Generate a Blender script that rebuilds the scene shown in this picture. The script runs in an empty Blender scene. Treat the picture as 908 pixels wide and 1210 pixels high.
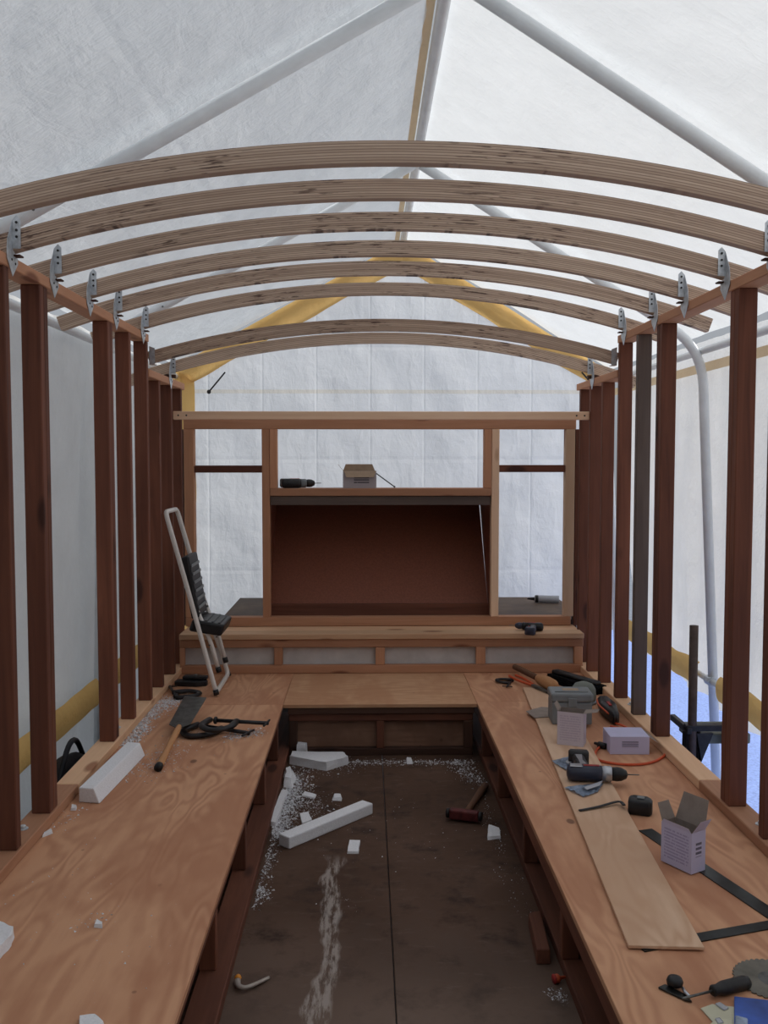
import bpy, bmesh, math, random
from mathutils import Vector, Matrix, noise

scene = bpy.context.scene
col = scene.collection
random.seed(7)

# ------------------------------------------------------------------ camera
F, CX, CY = 1100.0, 454.0, 605.0          # focal length and centre in pixels of the 908 x 1210 frame
VX, VY = 433.0, 543.0                     # where the wagon's long lines meet
CAM = Vector((0, 0, 1.514))               # wagon floor is z = 0
pitch = math.atan((CY - VY) / F)
yaw = math.atan((CX - VX) / F * math.cos(pitch))
fwd = Vector((math.sin(yaw) * math.cos(pitch), math.cos(yaw) * math.cos(pitch), -math.sin(pitch)))
rgt = Vector((math.cos(yaw), -math.sin(yaw), 0))
upv = rgt.cross(fwd)
cam_d = bpy.data.cameras.new('camera')
cam_d.sensor_fit = 'AUTO'
cam_d.sensor_width = 36
cam_d.lens = F / 1210 * 36
cam_d.clip_start = 0.02
cam = bpy.data.objects.new('camera', cam_d)
col.objects.link(cam)
m = Matrix((rgt, upv, -fwd)).transposed().to_4x4()
m.translation = CAM
cam.matrix_world = m
scene.camera = cam

# ------------------------------------------------------------------ sky, sun, exposure
SKY = 0.90                                # zenith brightness
world = bpy.data.worlds.new('overcast_sky')
scene.world = world
world.use_nodes = True
bg = world.node_tree.nodes['Background']
bg.inputs[0].default_value = (0.86, 0.92, 1.0, 1)
# overcast sky: three times brighter overhead than at the horizon, all round
wt = world.node_tree
w_tc = wt.nodes.new('ShaderNodeTexCoord')
w_sep = wt.nodes.new('ShaderNodeSeparateXYZ')
w_up = wt.nodes.new('ShaderNodeMath')
w_up.operation = 'MAXIMUM'
w_up.inputs[1].default_value = 0.0
w_lum = wt.nodes.new('ShaderNodeMath')
w_lum.operation = 'MULTIPLY_ADD'
w_lum.inputs[1].default_value = SKY * 2 / 3
w_lum.inputs[2].default_value = SKY / 3
wt.links.new(w_tc.outputs['Generated'], w_sep.inputs[0])
wt.links.new(w_sep.outputs[2], w_up.inputs[0])
wt.links.new(w_up.outputs[0], w_lum.inputs[0])
wt.links.new(w_lum.outputs[0], bg.inputs[1])
sun_d = bpy.data.lights.new('hazy_sun', 'SUN')
sun_d.energy = 3.4
sun_d.angle = math.radians(25)
sun_d.color = (1.0, 0.97, 0.93)
sun = bpy.data.objects.new('hazy_sun', sun_d)
col.objects.link(sun)
sun.rotation_euler = Vector((-0.74, -0.36, -0.57)).to_track_quat('-Z', 'Y').to_euler()
vs = scene.view_settings
vs.view_transform = 'Standard'
vs.look = 'None'
vs.exposure = 0.12
vs.gamma = 1.0
vs.use_curve_mapping = False


def W(px, py, z):
    """world point at height z behind a pixel of the photograph"""
    d = rgt * ((px - CX) / F) + upv * (-(py - CY) / F) + fwd
    return CAM + d * ((z - CAM.z) / d.z)


def WY(px, py, y):
    d = rgt * ((px - CX) / F) + upv * (-(py - CY) / F) + fwd
    return CAM + d * (y / d.y)


# ------------------------------------------------------------------ materials
MATS = {}


class NT:
    def __init__(self, name):
        self.m = bpy.data.materials.new(name)
        self.m.use_nodes = True
        self.t = self.m.node_tree
        self.t.nodes.clear()
        self.out = self.t.nodes.new('ShaderNodeOutputMaterial')

    def n(self, kind, **kw):
        nd = self.t.nodes.new('ShaderNode' + kind)
        for k, v in kw.items():
            if k.startswith('_'):
                setattr(nd, k[1:], v)
            else:
                key = k.replace('__', ' ')
                s = nd.inputs[int(key[1:])] if key[0] == 'i' and key[1:].isdigit() else nd.inputs[key]
                if hasattr(v, 'is_output'):
                    self.t.links.new(v, s)
                else:
                    s.default_value = v
        return nd

    def l(self, a, b):
        self.t.links.new(a, b)

    def math(self, op, a, b=None, c=None):
        nd = self.t.nodes.new('ShaderNodeMath')
        nd.operation = op
        for i, v in enumerate((a, b, c)):
            if v is None:
                continue
            if hasattr(v, 'is_output'):
                self.l(v, nd.inputs[i])
            else:
                nd.inputs[i].default_value = v
        return nd.outputs[0]

    def ramp(self, fac, stops):
        nd = self.t.nodes.new('ShaderNodeValToRGB')
        e = nd.color_ramp.elements
        while len(e) < len(stops):
            e.new(0.5)
        for el, (p, c) in zip(e, stops):
            el.position = p
            el.color = (*c, 1) if len(c) == 3 else c
        self.l(fac, nd.inputs[0])
        return nd.outputs[0]

    def mix(self, fac, a, b, mode='MIX'):
        nd = self.t.nodes.new('ShaderNodeMix')
        nd.data_type = 'RGBA'
        nd.blend_type = mode
        for s, v in ((nd.inputs[0], fac), (nd.inputs[6], a), (nd.inputs[7], b)):
            if hasattr(v, 'is_output'):
                self.l(v, s)
            else:
                s.default_value = v if not isinstance(v, tuple) else ((*v, 1) if len(v) == 3 else v)
        return nd.outputs[2]

    def coords(self, scale=(1, 1, 1), jitter=True, src='Object'):
        tc = self.n('TexCoord')
        mp = self.n('Mapping')
        mp.inputs['Scale'].default_value = scale
        if jitter:
            oi = self.n('ObjectInfo')
            a = self.n('VectorMath', _operation='SCALE')
            cmb = self.n('CombineXYZ', i0=oi.outputs['Random'], i1=self.math('MULTIPLY', oi.outputs['Random'], 1.7), i2=self.math('MULTIPLY', oi.outputs['Random'], 2.3))
            self.l(cmb.outputs[0], a.inputs[0])
            a.inputs['Scale'].default_value = 23.0
            ad = self.n('VectorMath', _operation='ADD')
            self.l(tc.outputs[src], ad.inputs[0])
            self.l(a.outputs[0], ad.inputs[1])
            self.l(ad.outputs[0], mp.inputs[0])
        else:
            self.l(tc.outputs[src], mp.inputs[0])
        return mp.outputs[0]

    def noise(self, vec, scale=5, detail=4, rough=0.55, dist=0.0):
        return self.n('TexNoise', Vector=vec, Scale=scale, Detail=detail, Roughness=rough, Distortion=dist).outputs[0]

    def bsdf(self, color, rough=0.7, metal=0.0, bump=None, bstr=0.3, bdist=0.01, spec=0.3, **kw):
        p = self.n('BsdfPrincipled')
        for k, v in (('Base Color', color), ('Roughness', rough), ('Metallic', metal), ('Specular IOR Level', spec)):
            s = p.inputs[k]
            if hasattr(v, 'is_output'):
                self.l(v, s)
            else:
                s.default_value = (*v, 1) if isinstance(v, tuple) and len(v) == 3 else v
        for k, v in kw.items():
            p.inputs[k.replace('_', ' ')].default_value = v
        if bump is not None:
            b = self.n('Bump', Strength=bstr, Distance=bdist, Height=bump)
            self.l(b.outputs[0], p.inputs['Normal'])
        self.l(p.outputs[0], self.out.inputs[0])
        return p


def wood(kind, axis):
    key = f'{kind}_{"xyz"[axis]}'
    if key in MATS:
        return MATS[key]
    c1, c2, c3 = {
        'redwood': ((0.235, 0.085, 0.048), (0.105, 0.037, 0.023), (0.04, 0.014, 0.010)),
        'fir': ((0.60, 0.315, 0.185), (0.43, 0.205, 0.115), (0.17, 0.055, 0.03)),
        'pale_fir': ((0.72, 0.475, 0.30), (0.58, 0.345, 0.205), (0.24, 0.09, 0.045)),
        'new_fir': ((0.84, 0.61, 0.43), (0.70, 0.46, 0.30), (0.30, 0.12, 0.06)),
        'grey_wood': ((0.17, 0.125, 0.105), (0.095, 0.068, 0.058), (0.03, 0.022, 0.02)),
        'handle_wood': ((0.50, 0.26, 0.12), (0.36, 0.17, 0.075), (0.2, 0.08, 0.04)),
        'old_handle': ((0.22, 0.11, 0.06), (0.13, 0.06, 0.035), (0.06, 0.03, 0.02)),
        'dark_board': ((0.10, 0.045, 0.028), (0.055, 0.026, 0.018), (0.03, 0.014, 0.01)),
    }[kind]
    t = NT(key)
    sc = [16.0, 16.0, 16.0]
    sc[axis] = 0.9
    v = t.coords(tuple(sc))
    g = t.noise(v, 1.6, 6, 0.6, 0.8)
    sc2 = [5.0, 5.0, 5.0]
    sc2[axis] = 1.3
    v2 = t.coords(tuple(sc2))
    patch = t.noise(v2, 0.9, 3, 0.5)
    k = [6.0, 6.0, 6.0]
    k[axis] = 2.2
    vo = t.n('TexVoronoi', Vector=t.coords(tuple(k)), Scale=1.0)
    knot = t.ramp(vo.outputs['Distance'], [(0.0, (1, 1, 1)), (0.10, (1, 1, 1)), (0.17, (0, 0, 0))])
    c = t.ramp(g, [(0.25, c2), (0.7, c1)])
    c = t.mix(t.math('MULTIPLY', t.ramp(patch, [(0.38, (1, 1, 1)), (0.62, (0, 0, 0))]), 0.55), c, c2)
    c = t.mix(t.math('MULTIPLY', knot, 0.8), c, c3)
    oi = t.n('ObjectInfo')
    br = t.math('MULTIPLY_ADD', oi.outputs['Random'], 0.4, 0.78)
    hs = t.n('HueSaturation', Color=c, Value=br)
    t.bsdf(hs.outputs[0], 0.72, bump=g, bstr=0.25, bdist=0.003)
    MATS[key] = t.m
    return t.m


def simple(name, color, rough=0.6, metal=0.0, spec=0.3, nscale=30, nvar=0.25, bstr=0.0, **kw):
    if name in MATS:
        return MATS[name]
    t = NT(name)
    v = t.coords((1, 1, 1))
    n = t.noise(v, nscale, 4, 0.6)
    dark = tuple(x * (1 - nvar) for x in color)
    light = tuple(min(1, x * (1 + nvar * 0.6)) for x in color)
    c = t.ramp(n, [(0.3, dark), (0.7, light)])
    t.bsdf(c, rough, metal, spec=spec, bump=n if bstr else None, bstr=bstr, bdist=0.004, **kw)
    MATS[name] = t.m
    return t.m


def plywood_mat(name, c1, c2, c3, axis=1, dirt=None, rot=0.0):
    t = NT(name)
    s = [3.6, 3.6, 3.6]
    s[axis] = 0.75
    v = t.coords(tuple(s))
    base = t.noise(v, 1.5, 2, 0.45, 0.5)
    rings = t.math('SINE', t.math('MULTIPLY', base, 70.0))
    rings = t.math('MULTIPLY_ADD', rings, 0.5, 0.5)
    f = [60.0, 60.0, 60.0]
    f[axis] = 3.0
    fine = t.noise(t.coords(tuple(f)), 1.0, 4, 0.6)
    bl = t.noise(t.coords((1.5, 1.5, 1.5)), 2.2, 4, 0.6)
    w = t.math('MULTIPLY', rings, t.math('MULTIPLY_ADD', bl, 1.3, -0.15))
    w = t.math('ADD', w, t.math('MULTIPLY_ADD', fine, 0.5, -0.25))
    c = t.ramp(w, [(0.05, c1), (0.85, c2)])
    big = t.noise(t.coords((2.2, 0.7, 2.2)), 1.9, 4, 0.6)
    c = t.mix(t.ramp(big, [(0.46, (0, 0, 0)), (0.60, (0.75, 0.75, 0.75))]), c, c2)
    vo = t.n('TexVoronoi', Vector=t.coords((1.7, 1.0, 1.7)), Scale=2.0)
    knot = t.ramp(vo.outputs['Distance'], [(0.0, (1, 1, 1)), (0.035, (1, 1, 1)), (0.055, (0, 0, 0))])
    c = t.mix(t.math('MULTIPLY', knot, 0.75), c, c3)
    vo2 = t.n('TexVoronoi', Vector=t.coords((1.0, 1.0, 1.0)), Scale=7.0)
    fleck = t.ramp(vo2.outputs['Distance'], [(0.0, (1, 1, 1)), (0.03, (1, 1, 1)), (0.05, (0, 0, 0))])
    c = t.mix(t.math('MULTIPLY', fleck, 0.5), c, c3)
    if dirt:
        c = t.mix(t.ramp(t.noise(t.coords((2, 2, 2)), 1.6, 5, 0.65), [(0.4, (0, 0, 0)), (0.75, (0.8, 0.8, 0.8))]), c, dirt)
    t.bsdf(c, 0.68, bump=fine, bstr=0.15, bdist=0.002, spec=0.25)
    MATS[name] = t.m
    return t.m


M_PLY = plywood_mat('bench_plywood', (0.62, 0.335, 0.195), (0.44, 0.20, 0.11), (0.13, 0.06, 0.04))
M_PLYX = plywood_mat('platform_plywood', (0.57, 0.33, 0.19), (0.45, 0.225, 0.12), (0.12, 0.05, 0.03), axis=0)
M_PLANK = plywood_mat('new_plywood', (0.70, 0.48, 0.33), (0.56, 0.34, 0.215), (0.35, 0.18, 0.1))
M_DECKPLY = plywood_mat('weathered_plywood', (0.17, 0.115, 0.08), (0.10, 0.068, 0.05), (0.05, 0.03, 0.025), axis=0, dirt=(0.06, 0.05, 0.045))
M_BOXPLY = plywood_mat('box_plywood', (0.27, 0.15, 0.10), (0.19, 0.10, 0.065), (0.08, 0.04, 0.03), axis=0)


def floor_mat():
    t = NT('stained_floor_plywood')
    v = t.coords((1, 1, 1), jitter=False)
    fine = t.noise(t.coords((40, 3, 40), jitter=False), 1.0, 5, 0.65)
    big = t.noise(v, 1.5, 6, 0.62)
    mid = t.noise(v, 6.0, 5, 0.65)
    c = t.ramp(big, [(0.30, (0.035, 0.019, 0.013)), (0.46, (0.085, 0.046, 0.030)), (0.66, (0.15, 0.088, 0.062))])
    c = t.mix(t.ramp(mid, [(0.50, (0, 0, 0)), (0.66, (0.8, 0.8, 0.8))]), c, (0.022, 0.013, 0.011))
    sc_ = t.noise(t.coords((9, 26, 9), jitter=False), 1.0, 5, 0.7)
    c = t.mix(t.ramp(sc_, [(0.56, (0, 0, 0)), (0.72, (0.5, 0.5, 0.5))]), c, (0.17, 0.12, 0.095))
    c = t.mix(t.math('MULTIPLY', fine, 0.35), c, (0.10, 0.058, 0.042))
    sep = t.n('SeparateXYZ', Vector=v)
    X, Y = sep.outputs[0], sep.outputs[1]
    # worn grey patch near the door end
    gy = t.n('MapRange', Value=t.math('ADD', Y, t.math('MULTIPLY_ADD', mid, 1.0, -0.5)), i1=0.45, i2=-0.15).outputs[0]
    c = t.mix(t.math('MULTIPLY', gy, t.math('MULTIPLY_ADD', big, 0.9, 0.05)), c, (0.20, 0.145, 0.118))
    # long smear of spilled white compound
    wob = t.math('MULTIPLY_ADD', t.noise(t.coords((0.2, 1.0, 1.0), jitter=False), 2.6, 3, 0.6), 0.16, -0.08)
    dx = t.math('ABSOLUTE', t.math('ADD', t.math('ADD', X, 0.205), wob))
    wid = t.math('MULTIPLY_ADD', t.noise(t.coords((0.3, 1.0, 1.0), jitter=False), 4.0, 2, 0.5), 0.085, -0.008)
    s = t.math('SUBTRACT', wid, dx)
    s = t.n('MapRange', Value=s, i1=-0.004, i2=0.010).outputs[0]
    end = t.n('MapRange', Value=Y, i1=0.90, i2=0.78).outputs[0]
    br = t.ramp(t.noise(t.coords((60, 9, 60), jitter=False), 1.0, 4, 0.7), [(0.42, (0.05, 0.05, 0.05)), (0.56, (1, 1, 1))])
    s = t.math('MULTIPLY', t.math('MULTIPLY', s, end), br)
    c = t.mix(t.math('MULTIPLY', s, 0.6), c, (0.50, 0.44, 0.40))
    t.bsdf(c, 0.75, bump=mid, bstr=0.15, bdist=0.003, spec=0.15)
    MATS['floor'] = t.m
    return t.m


M_FLOOR = floor_mat()


def tarp_mat(name, color, trans=0.5, folds=None, fscale=1.0):
    """woven poly sheeting that lets daylight through; fold creases and wrinkles are relief"""
    t = NT(name)
    v = t.coords((1, 1, 1), jitter=False)
    w1 = t.noise(t.coords((3.0 * fscale, 11.0 * fscale, 8.0 * fscale), jitter=False), 2.2, 5, 0.62, 0.25)
    w3 = t.noise(t.coords((10.0, 4.0, 5.0), jitter=False), 1.3, 4, 0.6, 0.4)
    w2 = t.noise(v, 1.6, 3, 0.5, 0.2)
    fw = 0.10 if name == 'white_end_tarp' else 0.20
    h = t.math('ADD', t.math('ADD', t.math('MULTIPLY', w1, fw), t.math('MULTIPLY', w3, 0.22)), w2)
    sep = t.n('SeparateXYZ', Vector=v)
    if folds:
        for ax, period, off in folds:
            a = t.math('ADD', sep.outputs[ax], off + t_off(ax))
            fr = t.math('ABSOLUTE', t.math('SUBTRACT', t.math('FRACT', t.math('DIVIDE', a, period)), 0.5))
            line = t.n('MapRange', Value=fr, i1=0.0, i2=0.03, i3=0.06, i4=0.0).outputs[0]
            h = t.math('ADD', h, line)
    cl = t.noise(t.coords((3, 3, 3), jitter=False), 1.5, 4, 0.6)
    c = t.ramp(cl, [(0.3, tuple(x * 0.93 for x in color)), (0.7, color)])
    if name == 'white_end_tarp':                               # faint tan seam line across the end sheet
        zz = t.math('ABSOLUTE', t.math('SUBTRACT', sep.outputs[2], 2.017 + 0.45))
        c = t.mix(t.math('MULTIPLY', t.math('LESS_THAN', zz, 0.014), 0.45), c, (0.74, 0.66, 0.50))
    bump = t.n('Bump', Strength=0.8, Distance=0.05, Height=h)
    d = t.n('BsdfDiffuse', Color=c)
    tr = t.n('BsdfTranslucent', Color=c)
    t.l(bump.outputs[0], d.inputs['Normal'])
    t.l(bump.outputs[0], tr.inputs['Normal'])
    mx = t.n('MixShader', i0=trans)
    t.l(d.outputs[0], mx.inputs[1])
    t.l(tr.outputs[0], mx.inputs[2])
    t.l(mx.outputs[0], t.out.inputs[0])
    MATS[name] = t.m
    return t.m


def t_off(ax):
    return (0.17, 0.0, 0.11)[ax]


M_ROOF = tarp_mat('white_roof_tarp', (0.86, 0.88, 0.89), 0.5, [(0, 0.9, 0.3), (1, 1.1, 0.4)])
M_GABLE = tarp_mat('white_end_tarp', (0.85, 0.87, 0.89), 0.5, [(0, 0.40, 0.2), (2, 0.83, 0.0)])
M_SIDE = tarp_mat('white_side_tarp', (0.82, 0.82, 0.80), 0.38, [(1, 0.8, 0.1)], fscale=1.4)
M_YELLOW = tarp_mat('tan_sleeve_fabric', (0.82, 0.55, 0.22), 0.48)
M_ADDED_CANVAS = tarp_mat('added_brown_canvas', (0.20, 0.15, 0.11), 0.08)  # added canvas behind the camera, nearly opaque to hold back daylight
M_TAPE = tarp_mat('tan_seam_tape', (0.86, 0.68, 0.46), 0.4)


def lvl_mat():
    t = NT('laminated_rafter')
    uv = t.n('UVMap', _uv_map='arc')
    sep = t.n('SeparateXYZ', Vector=uv.outputs[0])
    U, V = sep.outputs[0], sep.outputs[1]
    oi = t.n('ObjectInfo')
    lay = t.math('MULTIPLY', V, 8.0)
    idx = t.math('FLOOR', lay)
    fr = t.math('FRACT', lay)
    line = t.n('MapRange', Value=t.math('ABSOLUTE', t.math('SUBTRACT', fr, 0.5)), i1=0.28, i2=0.46).outputs[0]
    wn = t.n('TexWhiteNoise', _noise_dimensions='2D')
    cb = t.n('CombineXYZ', i0=idx, i1=oi.outputs['Random'])
    t.l(cb.outputs[0], wn.inputs['Vector'])
    vec = t.n('CombineXYZ', i0=t.math('MULTIPLY', U, 2.5), i1=t.math('MULTIPLY', idx, 3.7), i2=t.math('MULTIPLY', oi.outputs['Random'], 31.0)).outputs[0]
    g = t.noise(vec, 1.5, 5, 0.6)
    c = t.ramp(t.math('MULTIPLY_ADD', wn.outputs[0], 0.4, t.math('MULTIPLY', g, 0.6)), [(0.3, (0.48, 0.345, 0.255)), (0.75, (0.68, 0.52, 0.395))])
    c = t.mix(t.math('MULTIPLY', line, 0.75), c, (0.20, 0.12, 0.09))
    # dark glue runs and pencil marks lying along the layers
    v2 = t.n('CombineXYZ', i0=t.math('MULTIPLY', U, 7.0), i1=t.math('MULTIPLY', V, 6.0), i2=t.math('MULTIPLY', oi.outputs['Random'], 57.0)).outputs[0]
    gl = t.noise(v2, 1.6, 3, 0.6)
    v3 = t.n('CombineXYZ', i0=t.math('MULTIPLY', U, 1.3), i1=t.math('MULTIPLY', oi.outputs['Random'], 91.0), i2=0.0).outputs[0]
    zone = t.ramp(t.noise(v3, 1.5, 2, 0.5), [(0.42, (0, 0, 0)), (0.54, (1, 1, 1))])
    mark = t.math('MULTIPLY', t.ramp(gl, [(0.575, (0, 0, 0)), (0.625, (1, 1, 1))]), zone)
    c = t.mix(t.math('MULTIPLY', mark, 0.8), c, (0.06, 0.025, 0.02))
    t.bsdf(c, 0.6, bump=line, bstr=0.2, bdist=0.002)
    MATS['lvl'] = t.m
    return t.m


M_LVL = lvl_mat()
M_PIPE = simple('white_painted_pipe', (0.80, 0.83, 0.85), 0.35, 0.0, 0.5, 12, 0.08)
M_GALV = simple('galvanized_steel', (0.58, 0.62, 0.66), 0.45, 0.6, 0.5, 40, 0.3)
M_BLACK = simple('black_plastic', (0.014, 0.014, 0.016), 0.45, 0, 0.4, 40, 0.3)
M_BLACKMETAL = simple('black_iron', (0.03, 0.028, 0.03), 0.45, 0.5, 0.5, 30, 0.4)
M_BRISTLE = simple('black_bristle', (0.008, 0.008, 0.009), 0.9, 0, 0.1, 160, 0.6, 0.8)
M_FOAM = simple('white_foam', (0.80, 0.80, 0.83), 0.9, 0, 0.1, 140, 0.08, 0.35)
M_STEEL = simple('dull_steel', (0.16, 0.165, 0.16), 0.4, 0.8, 0.5, 25, 0.45)
M_BLADE = simple('saw_steel', (0.20, 0.19, 0.16), 0.45, 0.7, 0.5, 14, 0.35)
M_DARKSTEEL = simple('blued_steel', (0.045, 0.05, 0.05), 0.33, 0.8, 0.5, 10, 0.5)
M_WHITEENAMEL = simple('cream_enamel', (0.70, 0.66, 0.62), 0.35, 0, 0.5, 10, 0.06)
M_GREYPLASTIC = simple('grey_plastic', (0.20, 0.215, 0.225), 0.5, 0, 0.4, 20, 0.12)
M_ORANGE = simple('orange_rubber', (0.62, 0.10, 0.035), 0.5, 0, 0.4, 20, 0.15)
M_ORANGECAP = simple('orange_cap', (0.75, 0.28, 0.03), 0.45, 0, 0.4, 20, 0.1)
M_RED = simple('red_paint', (0.35, 0.03, 0.028), 0.5, 0, 0.4, 20, 0.3)
M_CARD = simple('brown_card', (0.42, 0.31, 0.22), 0.8, 0, 0.15, 30, 0.12)
M_CARDIN = simple('grey_card', (0.30, 0.245, 0.215), 0.85, 0, 0.1, 30, 0.12)
M_HARDBOARD = simple('brown_hardboard', (0.25, 0.085, 0.05), 0.55, 0, 0.3, 90, 0.18)
M_PANEL = simple('pale_panel', (0.58, 0.56, 0.55), 0.8, 0, 0.2, 9, 0.14)
M_SILVER = simple('silver_chuck', (0.5, 0.52, 0.56), 0.3, 0.8, 0.5, 20, 0.1)
M_NAVY = simple('navy_plastic', (0.03, 0.035, 0.06), 0.45, 0, 0.4, 20, 0.2)
M_LILACPLASTIC = simple('pale_grey_plastic', (0.42, 0.43, 0.47), 0.45, 0, 0.4, 20, 0.1)
M_BLUECARD = simple('blue_card', (0.035, 0.10, 0.42), 0.3, 0, 0.5, 9, 0.5)
M_CREAMCARD = simple('cream_card', (0.58, 0.56, 0.42), 0.5, 0, 0.3, 12, 0.1)
M_FILM = simple('blue_plastic_film', (0.42, 0.52, 0.68), 0.18, 0, 0.6, 18, 0.5, 0.5)
M_GREENGREY = simple('grey_green_board', (0.20, 0.215, 0.19), 0.7, 0, 0.3, 12, 0.15)
M_GROUND = simple('pale_gravel', (0.22, 0.24, 0.28), 0.9, 0, 0.2, 25, 0.35, 0.5)
M_BLUETARP = simple('blue_ground_sheet', (0.30, 0.42, 0.88), 0.35, 0, 0.5, 55, 0.35, 0.6)
M_DUST = simple('foam_dust', (0.72, 0.72, 0.75), 0.95, 0, 0.1, 80, 0.1)
M_BAG = simple('black_nylon', (0.012, 0.013, 0.018), 0.6, 0, 0.3, 14, 0.4, 0.4)
M_CRANK = simple('clear_tube', (0.42, 0.36, 0.32), 0.3, 0, 0.5, 14, 0.3)
M_RAWEND = simple('white_label', (0.68, 0.68, 0.72), 0.6, 0, 0.3, 30, 0.06)


def print_mat(name, base, ink, lines, uvname='face', blockprob=0.6, u0=0.1, u1=0.9, v0=0.15, v1=0.9, word=18.0, amt=0.8):
    """flat print: rows of illegible small type on card"""
    t = NT(name)
    uv = t.n('UVMap', _uv_map=uvname)
    sep = t.n('SeparateXYZ', Vector=uv.outputs[0])
    U, V = sep.outputs[0], sep.outputs[1]
    r = t.math('MULTIPLY', V, float(lines))
    fr = t.math('FRACT', r)
    row = t.math('LESS_THAN', fr, 0.55)
    vec = t.n('CombineXYZ', i0=t.math('MULTIPLY', U, word), i1=t.math('MULTIPLY', t.math('FLOOR', r), 7.3)).outputs[0]
    wd = t.math('GREATER_THAN', t.noise(vec, 1.0, 1, 0.5), 1 - blockprob)
    inside = t.math('MULTIPLY', t.math('MULTIPLY', t.math('GREATER_THAN', U, u0), t.math('LESS_THAN', U, u1)),
                    t.math('MULTIPLY', t.math('GREATER_THAN', V, v0), t.math('LESS_THAN', V, v1)))
    k = t.math('MULTIPLY', t.math('MULTIPLY', row, wd), inside)
    c = t.mix(t.math('MULTIPLY', k, amt), base, ink)
    t.bsdf(c, 0.55, spec=0.3)
    MATS[name] = t.m
    return t.m


LILAC = (0.55, 0.53, 0.73)
M_LILAC = simple('lilac_card', LILAC, 0.6, 0, 0.3, 20, 0.05)
M_LILACPRINT = print_mat('lilac_card_small_print', LILAC, (0.22, 0.2, 0.42), 13, amt=0.55)
M_LILACBOLD = print_mat('lilac_card_bold_print', LILAC, (0.03, 0.03, 0.06), 9, u0=0.3, u1=0.72, v0=0.38, v1=0.75, word=9, blockprob=0.7)
M_PINKPRINT = print_mat('pale_card_small_print', (0.62, 0.56, 0.63), (0.38, 0.3, 0.44), 14, amt=0.45)
M_BOXPRINT = print_mat('carton_bold_print', (0.42, 0.38, 0.40), (0.03, 0.03, 0.035), 7, u0=0.32, u1=0.78, v0=0.25, v1=0.8, word=8, blockprob=0.75)


# ------------------------------------------------------------------ object helpers
def tag(o, label=None, cat=None, group=None, kind=None):
    if label:
        o['label'] = label
    if cat:
        o['category'] = cat
    if group:
        o['group'] = group
    if kind:
        o['kind'] = kind
    return o


def thing(name, label, cat, loc=(0, 0, 0), rotz=0.0, group=None, kind=None):
    o = bpy.data.objects.new(name, None)
    o.empty_display_size = 0.05
    col.objects.link(o)
    o.location = loc
    o.rotation_euler = (0, 0, rotz)
    return tag(o, label, cat, group, kind)


def link(name, bm, mat, parent=None, smooth=False, world=False, label=None):
    """bm becomes ONE mesh object; world=True: vertices are in world space, parent unrotated"""
    if world and parent is not None:
        off = parent.location
        p = parent.parent
        while p is not None:
            off = off + p.location
            p = p.parent
        bmesh.ops.translate(bm, vec=-off, verts=bm.verts)
    bmesh.ops.recalc_face_normals(bm, faces=bm.faces)
    me = bpy.data.meshes.new(name)
    bm.to_mesh(me)
    bm.free()
    for mt in (mat if isinstance(mat, (list, tuple)) else [mat]):
        me.materials.append(mt)
    if smooth:
        me.polygons.foreach_set('use_smooth', [True] * len(me.polygons))
    o = bpy.data.objects.new(name, me)
    col.objects.link(o)
    o.parent = parent
    if label:
        o['label'] = label
    return o


def box_bm(x0, x1, y0, y1, z0, z1, bevel=0.0, segs=1):
    bm = bmesh.new()
    bmesh.ops.create_cube(bm, size=1.0)
    for v in bm.verts:
        v.co = Vector(((x0 + x1) / 2 + v.co.x * (x1 - x0), (y0 + y1) / 2 + v.co.y * (y1 - y0), (z0 + z1) / 2 + v.co.z * (z1 - z0)))
    if bevel:
        bmesh.ops.bevel(bm, geom=bm.edges[:], offset=bevel, segments=segs, profile=0.5, affect='EDGES')
    return bm


def lumber(name, x0, x1, y0, y1, z0, z1, kind='redwood', parent=None, bevel=0.003, label=None):
    """a sawn board: eased edges, grain along its length"""
    d = (abs(x1 - x0), abs(y1 - y0), abs(z1 - z0))
    ax = d.index(max(d))
    cx, cy, cz = (x0 + x1) / 2, (y0 + y1) / 2, (z0 + z1) / 2
    bm = box_bm(-d[0] / 2, d[0] / 2, -d[1] / 2, d[1] / 2, -d[2] / 2, d[2] / 2, bevel)
    o = link(name, bm, wood(kind, ax) if isinstance(kind, str) else kind, parent, label=label)
    base = parent.location if parent is not None else Vector()
    o.location = Vector((cx, cy, cz)) - base
    return o


def tube_bm(pts, r, segs=10, closed=False, bm=None, flat=1.0, flat_axis=None):
    """tube along a polyline; r may be one radius or one per point"""
    bm = bm or bmesh.new()
    pts = [Vector(p) for p in pts]
    n = len(pts)
    rr = r if isinstance(r, (list, tuple)) else [r] * n
    prev = None
    rings = []
    for i, p in enumerate(pts):
        a = pts[(i - 1) % n] if (i > 0 or closed) else p
        b = pts[(i + 1) % n] if (i < n - 1 or closed) else p
        t = (b - a)
        if t.length < 1e-9:
            t = Vector((0, 0, 1))
        t.normalize()
        if prev is None:
            ref = Vector((0, 0, 1)) if abs(t.z) < 0.9 else Vector((1, 0, 0))
            u = t.cross(ref).normalized()
        else:
            u = (prev - t * prev.dot(t)).normalized()
        prev = u
        w = t.cross(u)
        ring = []
        for k in range(segs):
            an = 2 * math.pi * k / segs
            q = u * math.cos(an) * rr[i] + w * math.sin(an) * rr[i]
            if flat_axis is not None:
                fa = Vector(flat_axis)
                q = q - fa * q.dot(fa) * (1 - flat)
            ring.append(bm.verts.new(p + q))
        rings.append(ring)
    last = n if closed else n - 1
    for i in range(last):
        A, B = rings[i], rings[(i + 1) % n]
        for k in range(segs):
            bm.faces.new((A[k], A[(k + 1) % segs], B[(k + 1) % segs], B[k]))
    if not closed:
        bm.faces.new(rings[0][::-1])
        bm.faces.new(rings[-1])
    return bm


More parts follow.
